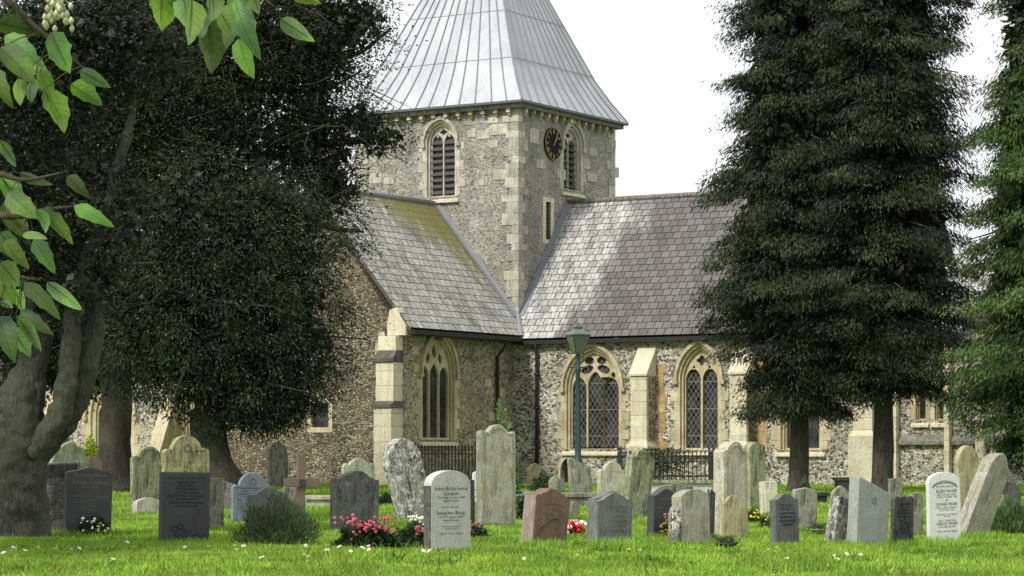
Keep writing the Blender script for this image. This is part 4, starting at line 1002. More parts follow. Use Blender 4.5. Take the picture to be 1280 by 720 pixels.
# holm oak (tall, ragged right edge)
Y = 66; rt = tree_root('evergreen_oak', 145, Y, 'tallest dark evergreen oak, its leafy branches reaching across to the spire')
m = MB(); trunk_tube(m, [(146, 622), (146, 600), (143, 560), (146, 500), (140, 440), (130, 340), (150, 200), (180, 60)], Y, [.62, .48, .42, .4, .42, .34, .25, .14])
for br in ([(146, 440), (200, 330), (290, 200), (380, 130), (450, 90)], [(150, 420), (170, 250), (240, 100), (330, 40), (440, 20)], [(300, 200), (380, 190), (440, 175), (500, 165)], [(250, 120), (360, 80), (440, 70), (490, 35)], [(140, 400), (100, 250), (80, 120), (60, 20)], [(330, 230), (400, 280), (455, 290)]):
    P = [px3(p[0], p[1], Y) for p in br]; m.tube(smooth_path(P), interp(list(np.linspace(.16, .03, len(P)))), 7)
for i in range(160):                                    # bare twigs inside and out
    a_ = px3(60 + 400 * random.random(), 20 + 420 * random.random(), Y - 2.5 * random.random()); d = rng.normal(size=3) * [.5, .3, .35]; d[2] -= .1
    m.tube([a_, a_ + d, a_ + d * 1.9 + rng.normal(size=3) * .15], [.02, .014, .004], 4)
o = m.build('trunk', 'bark_dark', None, True); reparent(o, rt)
bl = [(220, 120, 150, 110), (160, 60, 190, 150), (330, 60, 120, 110), (70, 220, 150, 190), (270, 230, 150, 140), (390, 60, 70, 90, .9), (390, 180, 62, 80, 1), (120, 360, 110, 110), (440, 25, 50, 45, .8), (455, 85, 28, 30, .35), (470, 50, 26, 34, .4), (440, 130, 40, 32, .55), (474, 172, 38, 22, 1.1), (450, 150, 30, 24, .9), (418, 285, 44, 45, .6), (410, 235, 40, 40, 1), (430, 250, 24, 50, .6), (442, 305, 22, 16, .4), (482, 20, 15, 26, .4)]
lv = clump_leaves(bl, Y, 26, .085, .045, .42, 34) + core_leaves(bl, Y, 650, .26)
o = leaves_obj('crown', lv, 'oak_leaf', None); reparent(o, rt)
# yew with rounded crown
Y = 61; rt = tree_root('yew_tree', 268, Y, 'dark round-crowned yew whose crown hangs low before the brown gable')
m = MB(); trunk_tube(m, [(272, 625), (272, 604), (267, 575), (264, 540), (262, 480), (268, 400), (270, 300)], Y, [.85, .66, .43, .38, .36, .3, .15])
for i in range(30):
    a_ = px3(266, 500 - 200 * random.random(), Y); b_ = px3(160 + 240 * random.random(), 250 + 270 * random.random(), Y - 2 + 3 * random.random()); m.tube([a_, (a_ + b_) / 2 + [0, 0, .3], b_], [.09, .05, .015], 5)
o = m.build('trunk', 'bark_dark', None, True); reparent(o, rt)
bl = [(310, 380, 128, 130), (300, 470, 122, 66), (230, 400, 110, 110), (350, 430, 90, 90), (340, 300, 90, 90), (250, 280, 110, 100), (300, 510, 70, 36), (200, 440, 70, 60), (345, 500, 52, 36, .8)]
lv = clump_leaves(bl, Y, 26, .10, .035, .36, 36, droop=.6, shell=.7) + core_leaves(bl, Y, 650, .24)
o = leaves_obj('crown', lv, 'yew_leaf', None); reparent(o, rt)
# second yew, far left behind the forked trunk
Y = 69; rt = tree_root('yew_tree', 20, Y, 'shadowy yew at the far left, mostly behind the forked grey trunk')
m = MB(); trunk_tube(m, [(20, 610), (22, 560), (20, 480), (24, 300)], Y, [.55, .42, .38, .2]); o = m.build('trunk', 'bark_dark', None, True); reparent(o, rt)
bl = [(20, 360, 120, 130), (90, 420, 85, 70), (170, 420, 70, 60), (-20, 250, 120, 150), (30, 150, 140, 150), (130, 455, 60, 36), (60, 460, 60, 34), (205, 450, 45, 38)]
lv = clump_leaves(bl, Y, 20, .11, .05, .42, 30, droop=.4, shell=.6) + core_leaves(bl, Y, 600, .28)
o = leaves_obj('crown', lv, 'yew_leaf', None); reparent(o, rt)
# forked grey tree in the left foreground
Y = 35; rt = tree_root('forked_tree', 10, Y, 'thick smooth grey trunk forking into curved limbs at the left edge')
m = MB(); P = lambda *a: a
trunk_tube(m, [(10, 704), (12, 672), (14, 620), (14, 560), (18, 520), (40, 460), (46, 400), (30, 320), (10, 180), (-10, 60)], Y, [.74, .56, .5, .49, .42, .21, .19, .16, .13, .1], .05, 22)
trunk_tube(m, [(26, 590), (52, 552), (74, 520), (84, 470), (90, 410), (102, 350), (140, 240), (170, 120)], Y - .15, [.2, .2, .17, .135, .125, .11, .09, .05], .05, 16)
trunk_tube(m, [(30, 590), (62, 548), (92, 505), (108, 450), (116, 400), (108, 340), (90, 250), (60, 120)], Y + .25, [.2, .2, .19, .185, .17, .12, .09, .05], .05, 16)
trunk_tube(m, [(10, 560), (-20, 480), (-60, 380), (-90, 260)], Y + .1, [.35, .25, .2, .15], .03, 12)
m.lathe([(.0, -.10), (.08, -.07), (.10, 0), (.08, .07), (.0, .10)], tuple(px3(42, 566, Y - .36)), 10)
o = m.build('trunk', 'bark_rough', None, True); reparent(o, rt)
tx = bpy.data.textures.new('bark', 'CLOUDS'); tx.noise_scale = .22; tx.noise_depth = 4
md = o.modifiers.new('sub', 'SUBSURF'); md.levels = md.render_levels = 2
md = o.modifiers.new('gnarl', 'DISPLACE'); md.texture = tx; md.strength = .13; md.mid_level = .5; md.texture_coords = 'LOCAL'
bl = [(-20, 180, 110, 130, .9), (60, 80, 130, 110, .9), (40, 300, 95, 75, .9), (150, 60, 110, 80, .8), (120, 260, 80, 80, .9), (110, 350, 50, 45, .9), (20, 380, 60, 40, .8), (230, 20, 90, 60, .6)]
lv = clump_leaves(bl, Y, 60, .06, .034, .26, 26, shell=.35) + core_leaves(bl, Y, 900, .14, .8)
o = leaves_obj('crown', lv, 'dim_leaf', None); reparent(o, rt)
# unseen tree added left of the view to cast shade on the near lawn
Y = 27; rt = tree_root('added_shade_tree', -560, Y, 'unseen spreading tree added outside the left edge to shade the near lawn')
m = MB(); trunk_tube(m, [(-560, 720), (-560, 650), (-555, 400), (-548, 100), (-540, -200)], Y, [.4, .3, .26, .2, .08]); o = m.build('trunk', 'bark_grey', None, True); reparent(o, rt)
bl = [(-540, -120, 400, 280, .8), (-480, -60, 300, 200, .8, 2.0), (-560, -300, 260, 200, .8)]
lv = clump_leaves(bl, Y, 14, .12, .07, .4, 30, shell=.4) + core_leaves(bl, Y, 300, .3)
o = leaves_obj('crown', lv, 'dim_leaf', None); reparent(o, rt)
# conifers
def conifer(px, Y, taper, w_mid, ybot, label, trunk_w, mat, seed, H=19, crown_px=None, nb=520, z_extra=0, tl=(.6, 1.3)):
    g = np.random.default_rng(seed); rt = tree_root('conifer', px, Y, label, 'conifer', 'conifers before the chancel'); x0, y0, zg = rt.location
    m = MB(); m.tube(smooth_path([(x0 - .05, y0, zg - .15), (x0, y0, zg + .3), (x0 + .03, y0, zg + 2), (x0, y0, zg + 6), (x0, y0, zg + H)]), interp([trunk_w * .66, trunk_w * .44, trunk_w * .38, trunk_w * .32, .04]), 14, rough=.08)
    zb = ZC + (HY - ybot) / F * Y; parts = []; m2 = m
    for i in range(nb):
        z = zb + (H + zg - zb) * (g.random() ** 1.15); t = (z - zb) / (H + zg - zb); az = g.random() * 2 * math.pi
        prof = (w_mid * min(1, .62 + t * 3.0) * (1 - max(0, t - .2) * taper)) if t < .97 else .3
        Lb = prof * (.60 + .52 * g.random() ** .8) * (1 + .10 * math.sin(az * 3 + z * 1.7 + seed)) + .15 * math.sin(z * 3.1 + az * 2); hang = g.random() * .25
        nS = int(7 + 5 * Lb); ts = np.linspace(.35, 1, nS)
        dirh = np.array([math.cos(az), math.sin(az), 0]); lat = np.array([-math.sin(az), math.cos(az), 0])
        if i % 4 == 0: m.tube([(x0, y0, z), tuple(np.array([x0, y0, z]) + dirh * Lb * .5 + [0, 0, .1]), tuple(np.array([x0, y0, z]) + dirh * Lb * .9 - [0, 0, .15])], [.05, .03, .01], 4)
        C = np.array([x0, y0, z]) + dirh * (ts * Lb)[:, None] + np.array([0, 0, 1]) * (.40 * ts - .95 * ts ** 2 * (.6 + 1.6 * hang))[:, None]
        C += lat * (g.normal(size=nS) * .16 * Lb * ts)[:, None]
        per = 40; idx = np.repeat(np.arange(nS), per); q = g.random(len(idx))
        off = dirh * (g.normal(size=len(idx)) * .15)[:, None] + lat * (g.normal(size=len(idx)) * .19)[:, None]; off[:, 2] += g.normal(size=len(idx)) * .055 - .10 * np.abs(g.normal(size=len(idx)))
        P = C[idx] + off; D = dirh * .6 + lat * (g.normal(size=len(idx)) * .5)[:, None] + g.normal(size=P.shape) * .15; D[:, 2] -= .8
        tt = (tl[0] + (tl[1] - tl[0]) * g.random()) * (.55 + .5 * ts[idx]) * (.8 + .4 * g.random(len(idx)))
        parts.append(leaf_arrays(P, D, .115 * (.6 + .8 * g.random(len(P))), .030, tt))
    o = m.build('trunk', 'bark_brown' if mat == 'conifer_leaf' else 'bark_dark', None, True); reparent(o, rt)
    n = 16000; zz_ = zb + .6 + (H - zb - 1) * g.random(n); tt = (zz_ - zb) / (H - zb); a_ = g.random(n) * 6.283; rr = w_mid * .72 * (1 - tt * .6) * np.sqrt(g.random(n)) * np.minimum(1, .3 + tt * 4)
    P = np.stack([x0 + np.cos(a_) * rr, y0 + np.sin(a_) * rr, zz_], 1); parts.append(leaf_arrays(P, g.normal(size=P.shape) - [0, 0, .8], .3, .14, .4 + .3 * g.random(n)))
    o = leaves_obj('crown', parts, mat, None); reparent(o, rt)
conifer(998, 66, .85, 2.32, 505, 'dark conifer with the thinner trunk, left of the pair before the chancel', .62, 'conifer_leaf', 3, H=20, nb=560)
conifer(1103, 65, .55, 2.4, 482, 'dark conifer with the tall bare trunk, right of the pair before the chancel', .66, 'conifer_leaf', 5, H=20, nb=580)
conifer(1316, 61, 1.05, 2.35, 560, 'brighter green conifer cut by the right edge of the view', .5, 'bright_conifer', 8, H=17.5, nb=560, tl=(.5, 1.5))

# near lime branches hanging into the view, tree itself just left of the frame
rt = empty('lime_tree', (-3.1, 8.2, 0)); props(rt, 'near leafy tree whose large drooping leaves hang into the top left', 'tree')
def q3(px, py, Y=8.0): return Vector(px3(px, py, Y))
m = MB(); m.tube(smooth_path([(-3.1, 8.2, -.2), (-3.12, 8.2, 1.0), (-3.0, 8.2, 2.2), (-2.9, 8.2, 3.4), (-2.8, 8.2, 4.6)]), interp([.24, .17, .15, .12, .05]), 12, rough=.06)
o = m.build('trunk', 'bark_grey', None, True); reparent(o, rt)
limbs = [[(-2.95, 8.2, 2.5), q3(-90, -40), q3(0, -5), q3(40, 30), q3(75, 60), q3(110, 90)],
         [(-3.0, 8.2, 1.6), q3(-120, 230, 8.1), q3(-20, 215, 8.05), q3(30, 225), q3(80, 215)],
         [(-3.0, 8.2, 1.5), q3(-120, 330, 8), q3(-30, 330), q3(20, 345), q3(50, 350)],
         [q3(-120, 230, 8.1), q3(-30, 262, 8.1), q3(20, 270), q3(60, 262), q3(92, 258)],
         [(-2.9, 8.2, 2.9), q3(-60, -160), q3(100, -90), q3(220, -40), q3(290, -30), q3(345, 10)],
         [q3(290, -30), q3(340, -25), q3(370, -8)]]
m = MB(); lp_ = []
for l in limbs:
    sp_ = smooth_path(l, 8); lp_ += sp_; m.tube(sp_, list(np.linspace(.02, .003, len(sp_))), 6)
LV = [(-5,28,58,44,22),(5,45,54,84,22),(0,60,45,107,28),(-8,86,20,136,18),(20,12,52,34,14),(63,40,88,92,26),(50,88,70,122,18),(55,112,79,167,26),(100,88,139,110,20),(88,105,128,132,22),(22,98,26,132,18),(42,98,42,130,18),(30,70,62,96,20),
      (0,175,20,208,12),(24,217,68,230,14),(83,220,113,248,15),(92,257,143,286,16),(0,220,36,265,24),(10,240,50,275,24),(45,262,55,292,16),(50,263,91,307,18),(28,292,60,300,10),(42,298,69,343,18),(2,255,38,300,26),(0,290,25,325,22),(5,300,38,335,20),(0,328,25,358,26),
      (58,352,103,386,16),(30,352,75,402,18),(18,362,30,390,14),(25,388,68,420,16),(20,395,52,440,18),(14,410,38,447,20),(-2,395,22,455,26),(0,377,16,385,8),(-4,340,20,380,22),
      (202,-12,200,40,32),(228,-5,242,40,26),(240,0,235,57,26),(262,-12,262,26,20),(260,20,263,92,32),(290,-16,330,78,26),(298,48,318,99,20),(290,25,284,62,18),(350,24,394,52,17),(316,-8,324,18,14),(366,-4,402,5,12),(242,8,252,48,24),(272,10,292,42,24),(303,-6,316,40,20),(214,-20,225,15,20),
      (-60,60,-20,110,24),(-80,120,-40,160,24),(-50,200,-10,240,24),(-90,260,-50,300,24),(-60,300,-20,350,24),(-80,-60,-30,-20,26),(20,-60,60,-20,26),(120,-80,150,-30,26),(-40,-100,0,-60,26),(170,-90,200,-40,24)]
lm = MB()
for i, (bx, by, tx, ty, wpx) in enumerate(LV):
    Yl = 7.7 + .6 * random.random(); a_ = q3(bx, by, Yl); tip = q3(tx, ty, Yl + (.05 - .1 * random.random())); L = tip - a_; ln = L.length; d = L.normalized()
    sidev = d.cross(Vector((0, 1, 0))).normalized(); up = sidev.cross(d); ang = R(random.uniform(-35, 35)); s2 = sidev * math.cos(ang) + up * math.sin(ang); u2 = s2.cross(d); wd = wpx * 1.3 / F * Yl
    # heart-shaped leaf: width profile along the midrib, folded and curved
    n = 9; vs = []; fs = []; uvv = []; bend = random.uniform(-.22, .22); asy = random.uniform(.8, 1.0)
    for k in range(n + 1):
        t_ = k / n; wk = wd * .5 * (math.sin(math.pi * t_ ** .62)) ** .8 * (1 + .06 * math.sin(k * 2.3 + i)); c = a_ + d * ln * t_ + u2 * (math.sin(t_ * 2.6) * bend * ln) + s2 * (math.sin(t_ * 3) * ln * .05 * math.sin(i))
        uvv += [(-1, t_), (-.5, t_), (0, t_), (.5, t_), (1, t_)]; wk *= 1 + .07 * math.sin(k * 4.1 + i * 2)
        vs += [c - s2 * wk * asy + u2 * wk * .35, c - s2 * wk * .5 + u2 * wk * .2, c, c + s2 * wk * .5 + u2 * wk * .2, c + s2 * wk + u2 * wk * .35]
    for k in range(n):
        for j in range(4): fs.append((k * 5 + j, k * 5 + j + 1, k * 5 + 6 + j, k * 5 + 5 + j))
    tn = random.uniform(.45, 1.5); lm.add(vs, fs, (tn * random.uniform(.8, 1.25), tn, tn * random.uniform(.8, 1.6)), uvs=uvv)
    near = min(lp_, key=lambda p_: (p_ - a_).length); mid = (near + a_) / 2 + Vector((0, 0, .01)); m.tube([near, mid, a_, a_ + d * ln * .8], [.0025, .002, .0016, .0006], 5)
o = m.build('branches', 'twig', None, True); reparent(o, rt); o = lm.build('leaves', 'lime_leaf', None, True); reparent(o, rt)
m = MB()
for i in range(26):
    p_ = q3(55 + 36 * random.random(), -2 + 38 * random.random(), 7.9 + .2 * random.random()); m.tube([p_ - Vector((0, 0, .012)), p_, p_ + Vector((0, 0, .011))], [.004, .009, .003], 6, (.55, .55, .32)); near = q3(70, -5); m.tube([p_, (p_ + near) / 2 + Vector((0, 0, .01)), near], .001, 4, (.3, .4, .2))
o = m.build('buds', 'white_petal', None, True); reparent(o, rt)
# hedge far right, behind
def bush(px0, px1, yt, yb, Y, mat, name, label, cat='shrub', n=2500, L=.08, W=.045, group=None, depth=None, up=0, tl=(.6, 1.2)):
    s_ = F / Y; zg = gz(Y); w = (px1 - px0) / s_ / 2; h = (HY - yt) / s_ + ZC - zg; r = empty(name, (((px0 + px1) / 2 - HX) / s_, Y, zg)); props(r, label, cat, group)
    dp = depth or w; d = nrm(rng.normal(size=(n, 3))); d[:, 2] = np.abs(d[:, 2]); rad = (.3 + .75 * rng.random((n, 1)) ** .6) * (1 + .15 * np.sin(d[:, :1] * 6 + d[:, 2:] * 8)); P = d * rad * [w, dp, h * .9]
    D = d * .7 + rng.normal(size=P.shape) * .6; D[:, 2] += up; t_ = tl[0] + (tl[1] - tl[0]) * rng.random(n)
    leaves_obj('foliage', [leaf_arrays(P, D, L * (.6 + .8 * rng.random(n)), W, t_)], mat, r)
    m = MB()
    for i in range(9): a_ = rng.normal(size=3) * [.1 * w, .1 * dp, 0]; m.tube([tuple(a_), tuple(a_ + rng.normal(size=3) * [.4 * w, .3 * dp, 0] + [0, 0, h * .75])], [.02 * min(1, h), .005], 5)
    m.build('stems', 'twig', r); return r, w, h
bush(1236, 1420, 480, 605, 88, 'hedge_leaf', 'hedge', 'dark hedge beyond the east end of the church at far right', 'hedge', 16000, .2, .12, depth=1.5)
bush(98, 128, 548, 590, 76, 'yellow_shrub', 'yellow_shrub', 'yellow-green shrub growing under the west window beside a dark trunk', 'shrub', 3000, .1, .06)
bush(604, 647, 508, 600, 46, 'shrub_leaf', 'tall_weed', 'fresh green bush sprouting above the tallest pale slab', 'shrub', 2600, .10, .05, depth=.3, up=.5, tl=(1.0, 2.0))
bush(298, 392, 622, 684, base_Y(683), 'lavender_leaf', 'lavender_bush', 'grey-green lavender bush in front of the grey curved headstone', 'shrub', 4200, .12, .010, depth=.4, up=1.0, tl=(.4, 1.7))
bush(663, 692, 590, 610, 66, 'shrub_leaf', 'small_bush', 'small green bush beside the pointed sandy headstone', 'shrub', 1200)
bush(648, 664, 622, 660, 43, 'hedge_leaf', 'box_bush', 'dark box bush between the tallest pale slab and the red-brown granite stone', 'shrub', 2500, .05, .035)
bush(466, 500, 618, 640, 52, 'hedge_leaf', 'low_bush', 'low dark bush behind the leaning mottled stone', 'shrub', 2500, .05, .035)
bush(890, 905, 640, 672, 40, 'hedge_leaf', 'weed_clump', 'clump of dark weeds at the foot of the sandy-yellow headstone', 'shrub', 700, .07, .03, up=.5)
bush(222, 250, 575, 596, base_Y(655), 'hedge_leaf', 'ivy_tuft', 'dark ivy tuft against the tall yellow-green headstone', 'ivy', 500, .05, .03, depth=.05)
bush(1238, 1284, 632, 662, base_Y(668), 'shrub_leaf', 'long_weeds', 'rank of long green weeds at the right edge near the dark tomb', 'shrub', 2500, .16, .02, up=1.4, depth=.4, tl=(.8, 1.6))
bush(1000, 1012, 598, 625, 60, 'shrub_leaf', 'dry_weeds', 'wisp of green weeds growing by the left conifer trunk', 'shrub', 400, .1, .02, up=1)
# flowers
def blossom(mb, c, r, tint, n=6):
    c = Vector(c)
    for k in range(n):
        d = Vector(rng.normal(size=3)); d.z = abs(d.z) * .6; d.y -= .5; d.normalize(); p_ = c + d * r * .5; a_ = d.orthogonal().normalized(); b_ = d.cross(a_)
        mb.add([p_ + (a_ * math.cos(q_) + b_ * math.sin(q_)) * r * .55 for q_ in (0, 1.26, 2.5, 3.77, 5.0)] + [p_ + d * r * .3], [(0, 1, 5), (1, 2, 5), (2, 3, 5), (3, 4, 5), (4, 0, 5)], tint * random.uniform(.75, 1.15))
def flower_plant(px0, px1, yt, yb, heads, mat, name, label, leafn=1500, Ybase=None, hr=.036):
    Y = Ybase or base_Y(yb); s_ = F / Y; r, w, h = bush(px0, px1, yt + (yb - yt) * .3, yb, Y, 'hedge_leaf', name, label, 'flowers', leafn, .07, .04, depth=.25, tl=(.8, 1.7))
    for i, (hx, hy, k) in enumerate(heads):
        m = MB(); c0 = Vector(((hx - HX) / s_ - r.location.x, -.28, (HY - hy) / s_ + ZC - r.location.z))
        for j in range(k + 3): blossom(m, c0 + Vector(rng.normal(size=3) * [.06, .05, .035]), hr * random.uniform(.5, .95), random.uniform(.7, 1.2))
        m.tube([c0, Vector((c0.x * .7, 0, 0))], .004, 4, .25); m.build('bloom', mat[i % len(mat)] if isinstance(mat, list) else mat, r)
flower_plant(424, 492, 642, 686, [(434, 651, 4), (440, 652, 4), (448, 655, 5), (455, 652, 4), (461, 655, 5), (468, 656, 4), (474, 658, 4), (480, 660, 4), (487, 663, 4), (478, 645, 3), (483, 647, 3), (452, 657, 4)], 'pink_petal', 'rose_bush', 'bush of pink roses in front of the blackish headstone', 5000)
flower_plant(494, 532, 650, 684, [(524, 660, 4), (527, 663, 4)], 'pink_petal', 'pink_flower', 'magenta bloom on a leafy plant left of the pale marble headstone', 2200)
flower_plant(510, 530, 644, 668, [(517, 646, 3), (522, 647, 3), (526, 649, 3)], 'white_petal', 'white_flower', 'white blooms at the foot of the leaning mottled stone', 400)
flower_plant(586, 606, 650, 676, [(595, 656, 2), (592, 652, 1)], 'pink_petal', 'dark_pink_flower', 'dark pink flowers on the right of the pale marble headstone', 900)
flower_plant(704, 728, 652, 668, [(713, 656, 4), (717, 659, 4), (723, 663, 4), (719, 655, 2)], 'red_petal', 'red_flower', 'red blooms in the grass right of the red-brown granite stone', 300, hr=.06)
flower_plant(704, 722, 655, 668, [(708, 663, 4), (720, 654, 3)], 'white_petal', 'white_bouquet', 'white blooms mixed with the red ones beside the red-brown stone', 200, hr=.06)
flower_plant(829, 846, 643, 672, [(835, 648, 4), (839, 652, 5), (836, 658, 5), (840, 662, 5), (834, 664, 4)], 'orange_petal', 'dried_flower', 'dried orange flowers leaning on the dark curved-topped headstone', 500)
flower_plant(100, 134, 640, 668, [(113, 652, 2), (119, 652, 2), (121, 659, 2), (128, 656, 1), (131, 662, 1), (105, 668, 2)], ['white_petal', 'white_petal', 'white_petal', 'yellow_petal', 'white_petal', 'white_petal'], 'bouquet', 'bouquet of white and yellow flowers against the black camber-topped stone', 1600, hr=.035)
flower_plant(932, 948, 634, 652, [(938, 640, 2), (942, 645, 2)], 'yellow_petal', 'yellow_flower', 'yellow flowers at the foot of the tall olive-green headstone', 500)
flower_plant(952, 966, 640, 660, [(959, 648, 2), (957, 651, 1)], 'yellow_petal', 'yellow_bloom', 'yellow bloom tight against the left edge of the neat grey headstone', 300)
# bowls / planters
def bowl(px, yb, rpx, hpx, mat, name, label):
    Y = base_Y(yb); s_ = F / Y; r_, h_ = rpx / s_, hpx / s_; r = empty(name, ((px - HX) / s_, Y, gz(Y))); props(r, label, 'planter')
    m = MB(); m.lathe([(r_ * .4, 0), (r_ * .6, .01), (r_ * .95, h_ * .85), (r_ * 1.05, h_ * .9), (r_ * 1.05, h_), (r_ * .9, h_), (r_ * .8, h_ * .8), (.01, h_ * .75)], seg=16); m.build('bowl', mat, r, True)
    P = rng.normal(size=(160, 3)) * [r_ * .45, r_ * .45, .02] + [0, 0, h_ + .02]; leaves_obj('plants', [leaf_arrays(P, rng.normal(size=P.shape) + [0, 0, .5], .06, .02, .6 + .5 * rng.random(160))], 'shrub_leaf', r)
bowl(908, 687, 15, 9, 'dark_stone', 'bowl_planter', 'dark oval bowl lying in the grass before the sandy-yellow headstone')
bowl(1023, 670, 10, 9, 'sand_stone', 'stone_planter', 'round stone planter at the foot of the streaky pale headstone')
# ------------------------------------------------------------------ grass
def grass():
    N = 330000; Yg = 1 / (1 / 23.5 + (1 / 78 - 1 / 23.5) * rng.random(N) ** .85); X = (rng.random(N) * 1340 - 30 - HX) / F * Yg
    sc_ = .55 + .25 * np.clip((Yg - 25) / 30, 0, 1.6); L = (.05 + .05 * rng.random(N)) * sc_ * (1 + .35 * np.sin(X * 2.1 + Yg * 1.3) * np.sin(Yg * .9 - X))
    L *= np.where(rng.random(N) < .03, 1.8, 1.0); Wd = .006 + .00022 * Yg
    keep = Yg < 76; X, Yg, L, Wd = X[keep], Yg[keep], L[keep], Wd[keep]; n = len(X)
    zg = .004 * (Yg - 30) + .025 * np.sin(X * 1.3 + Yg * .9) * np.sin(Yg * .7 - X * .5) - .006
    P = np.stack([X, Yg, zg], 1); a_ = rng.random(n) * 6.283; side = np.stack([np.cos(a_), np.sin(a_) * .4, 0 * a_], 1) * Wd[:, None]
    lean = rng.normal(size=(n, 3)) * [.4, .4, 0]; tip = P + (lean + [0, 0, 1]) * L[:, None]
    V = np.stack([P - side, P + side, tip], 1).reshape(-1, 3); patch = .5 + .5 * np.sin(X * 1.7 + 1.3 * np.sin(Yg * .8)) * np.sin(Yg * 1.1 + X * .6)
    t = (.55 + .8 * rng.random(n)) * (.74 + .46 * patch); T = np.stack([t * (1 + .25 * (rng.random(n) - .35)), t, t * .9], 1); T = np.repeat(T, 3, axis=0)
    o = np_mesh('grass', V, np.arange(len(V)).reshape(-1, 3), T, 'grass_blade', k=3); props(o, 'bright short churchyard grass', 'grass', kind='stuff')
grass()
# tufts at the feet of stones = stuff
def tufts():
    PV, TV = [], []
    for (px, py, w_, n, l_) in ((680, 687, 34, 500, .16), (768, 690, 30, 700, .2), (1180, 686, 26, 600, .18), (560, 692, 30, 300, .1), (985, 686, 22, 300, .1), (1090, 686, 30, 350, .1), (870, 684, 24, 300, .1), (1220, 676, 36, 700, .16), (230, 680, 34, 400, .1), (450, 668, 30, 400, .12), (625, 662, 28, 300, .1), (110, 668, 30, 300, .1), (350, 672, 50, 500, .14), (918, 677, 20, 200, .09), (1050, 684, 18, 300, .12), (830, 672, 22, 200, .1), (1130, 682, 18, 250, .1), (400, 650, 30, 700, .25), (500, 655, 30, 350, .12), (300, 660, 24, 300, .1), (40, 680, 40, 400, .12)):
        Y = base_Y(py) - .05; s_ = F / Y; P = np.stack([(px - HX + (rng.random(n) * 2 - 1) * w_) / s_, Y - .12 + .35 * rng.random(n) - .1, np.full(n, gz(Y) - .01)], 1)
        D = rng.normal(size=(n, 3)) * [.35, .25, 0] + [0, 0, 1]; L = l_ * (.4 + .8 * rng.random(n)); v, t_ = leaf_arrays(P, D, L, .012, .7 + .6 * rng.random(n)); PV.append(v); TV.append(t_)
    for X, Y, w_ in FEET:
        n = int(150 + 260 * w_); P = np.stack([X + (rng.random(n) * 2 - 1) * w_, Y - .10 - .12 * rng.random(n), np.full(n, gz(Y) - .01)], 1)
        D = rng.normal(size=(n, 3)) * [.4, .3, 0] + [0, 0, 1]; v, t_ = leaf_arrays(P, D, .11 * (.3 + .9 * rng.random(n)), .011, .30 + .8 * rng.random(n)); PV.append(v); TV.append(t_)
    for k in range(1100):
        Y = 1 / (1 / 24.5 + (1 / 70 - 1 / 24.5) * random.random()); X = (random.random() * 1300 - 10 - HX) / F * Y; n = int(rng.integers(8, 40)); l_ = random.uniform(.06, .17); tn = random.uniform(.3, 1.25); rd_ = random.uniform(.05, .22)
        P = np.stack([X + rng.normal(size=n) * rd_, Y + rng.normal(size=n) * rd_, np.full(n, gz(Y) - .005)], 1); D = rng.normal(size=(n, 3)) * [.55, .4, 0] + [0, 0, 1]
        v, t_ = leaf_arrays(P, D, l_ * (.4 + .7 * rng.random(n)), .012, tn * (.7 + .5 * rng.random(n))); t_ = t_ * ([1.3, .95, .8] if random.random() < .2 else [1, 1, 1]); PV.append(v); TV.append(t_)
    V = np.concatenate(PV); T = np.concatenate(TV); o = np_mesh('long_grass', V, np.arange(len(V)).reshape(-1, 4), T, 'grass_blade'); props(o, 'longer grass tufts around the feet of the headstones', 'grass', kind='stuff')
tufts()
# daisies
dm = MB()
for k in range(9):
    a_ = k * 2 * math.pi / 9; c_, s__ = math.cos(a_), math.sin(a_); dm.add([(0, 0, .05), (c_ * .02 - s__ * .006, s__ * .02 + c_ * .006, .055), (c_ * .03, s__ * .03, .052), (c_ * .02 + s__ * .006, s__ * .02 - c_ * .006, .055)], [(0, 3, 2, 1)])
dm.tube([(0, 0, .045), (0, 0, .062)], [.009, .006], 8, (1, .75, .1)); dm.tube([(0, 0, -.01), (0, 0, .05)], .002, 4, (.1, .3, .05))
d0 = dm.build('daisy', 'white_petal'); props(d0, 'small white daisy open in the short foreground grass', 'daisy', 'daisies in the foreground grass')
spots = [(6, 698), (18, 703), (15, 690), (30, 694), (44, 691), (70, 692), (88, 691), (96, 691), (140, 706), (68, 678), (157, 684), (170, 691), (232, 690), (258, 689), (268, 692), (292, 693), (300, 692), (294, 687), (305, 689), (381, 687), (408, 687), (409, 694), (378, 700), (387, 701), (380, 708), (427, 690), (451, 692), (462, 688), (464, 693), (473, 697), (438, 695), (505, 686), (528, 694), (537, 695), (541, 695), (550, 695), (548, 690), (565, 690), (610, 690), (692, 690), (690, 685), (787, 692), (795, 690), (801, 694), (865, 690), (932, 693), (957, 691), (963, 694), (968, 692), (960, 697), (972, 696), (985, 703), (1043, 700), (1045, 706), (1056, 698), (1066, 693), (1075, 699), (1170, 700), (1100, 703), (655, 704), (720, 700), (330, 704), (210, 705)]
for i, (px, py) in enumerate(spots):
    d = d0 if i == 0 else d0.copy()
    if i: COL.objects.link(d)
    Y = base_Y(py); d.location = ((px - HX) / F * Y, Y, gz(Y) + .015); k = random.uniform(.75, 1.25); d.scale = (k, k, k); d.rotation_euler = (R(random.uniform(15, 45)), R(random.uniform(-20, 20)), random.random() * 6)

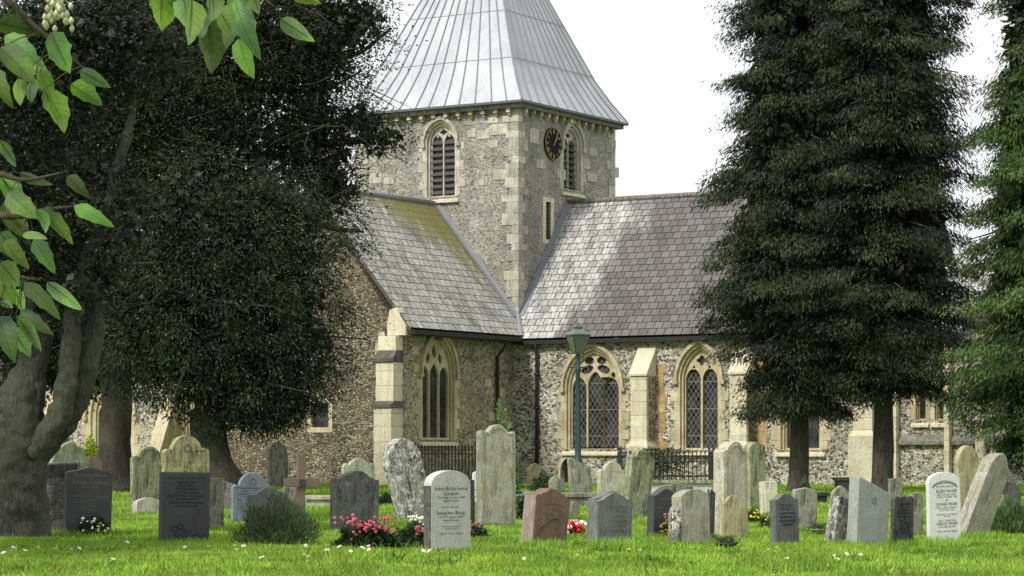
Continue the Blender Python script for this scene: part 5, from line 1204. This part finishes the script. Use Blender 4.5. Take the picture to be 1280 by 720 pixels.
# ------------------------------------------------------------------ light, sky, camera
SUN_EL, SUN_AZ = R(46), R(224)                          # azimuth clockwise from +Y; high, behind the camera and a little left
wd = bpy.data.worlds.new('World'); S.world = wd; wd.use_nodes = True; nt = wd.node_tree; bg = nt.nodes['Background']
sky = nt.nodes.new('ShaderNodeTexSky'); sky.sky_type = 'NISHITA'; sky.sun_disc = False; sky.sun_elevation = SUN_EL; sky.sun_rotation = SUN_AZ; sky.dust_density = 4; sky.air_density = 1
hs_ = nt.nodes.new('ShaderNodeHueSaturation'); hs_.inputs['Saturation'].default_value = .3; nt.links.new(sky.outputs[0], hs_.inputs['Color'])
tcn = nt.nodes.new('ShaderNodeTexCoord'); cn = nt.nodes.new('ShaderNodeTexNoise'); cn.inputs['Scale'].default_value = 3; cn.inputs['Detail'].default_value = 7; nt.links.new(tcn.outputs['Generated'], cn.inputs['Vector'])
rp = nt.nodes.new('ShaderNodeValToRGB'); rp.color_ramp.elements[0].position = .3; rp.color_ramp.elements[0].color = (10.2, 10.4, 10.7, 1); rp.color_ramp.elements[1].position = .65; rp.color_ramp.elements[1].color = (12, 12, 12.2, 1); nt.links.new(cn.outputs['Fac'], rp.inputs['Fac'])
mx = nt.nodes.new('ShaderNodeMix'); mx.data_type = 'RGBA'; mx.inputs[0].default_value = .86; nt.links.new(hs_.outputs[0], mx.inputs[6]); nt.links.new(rp.outputs[0], mx.inputs[7])
nt.links.new(mx.outputs[2], bg.inputs['Color']); bg.inputs['Strength'].default_value = .08
sl_ = bpy.data.lights.new('sun', 'SUN'); sl_.energy = 2.9; sl_.angle = R(10); sl_.color = (1, .96, .88); so = bpy.data.objects.new('sun', sl_); COL.objects.link(so)
dv = Vector((math.sin(SUN_AZ) * math.cos(SUN_EL), math.cos(SUN_AZ) * math.cos(SUN_EL), math.sin(SUN_EL))); so.rotation_euler = dv.to_track_quat('Z', 'Y').to_euler(); so.location = (0, 20, 30)
cam = bpy.data.cameras.new('camera'); co = bpy.data.objects.new('camera', cam); COL.objects.link(co); co.location = (0, 0, ZC); co.rotation_euler = (R(90), 0, 0)
cam.sensor_width = 36; cam.lens = F / 1280 * 36; cam.shift_y = (HY - 360) / 1280; cam.clip_end = 2000; cam.clip_start = .1; S.camera = co
S.view_settings.view_transform = 'Standard'; S.view_settings.look = 'None'; S.view_settings.exposure = 0.42; S.view_settings.gamma = 1
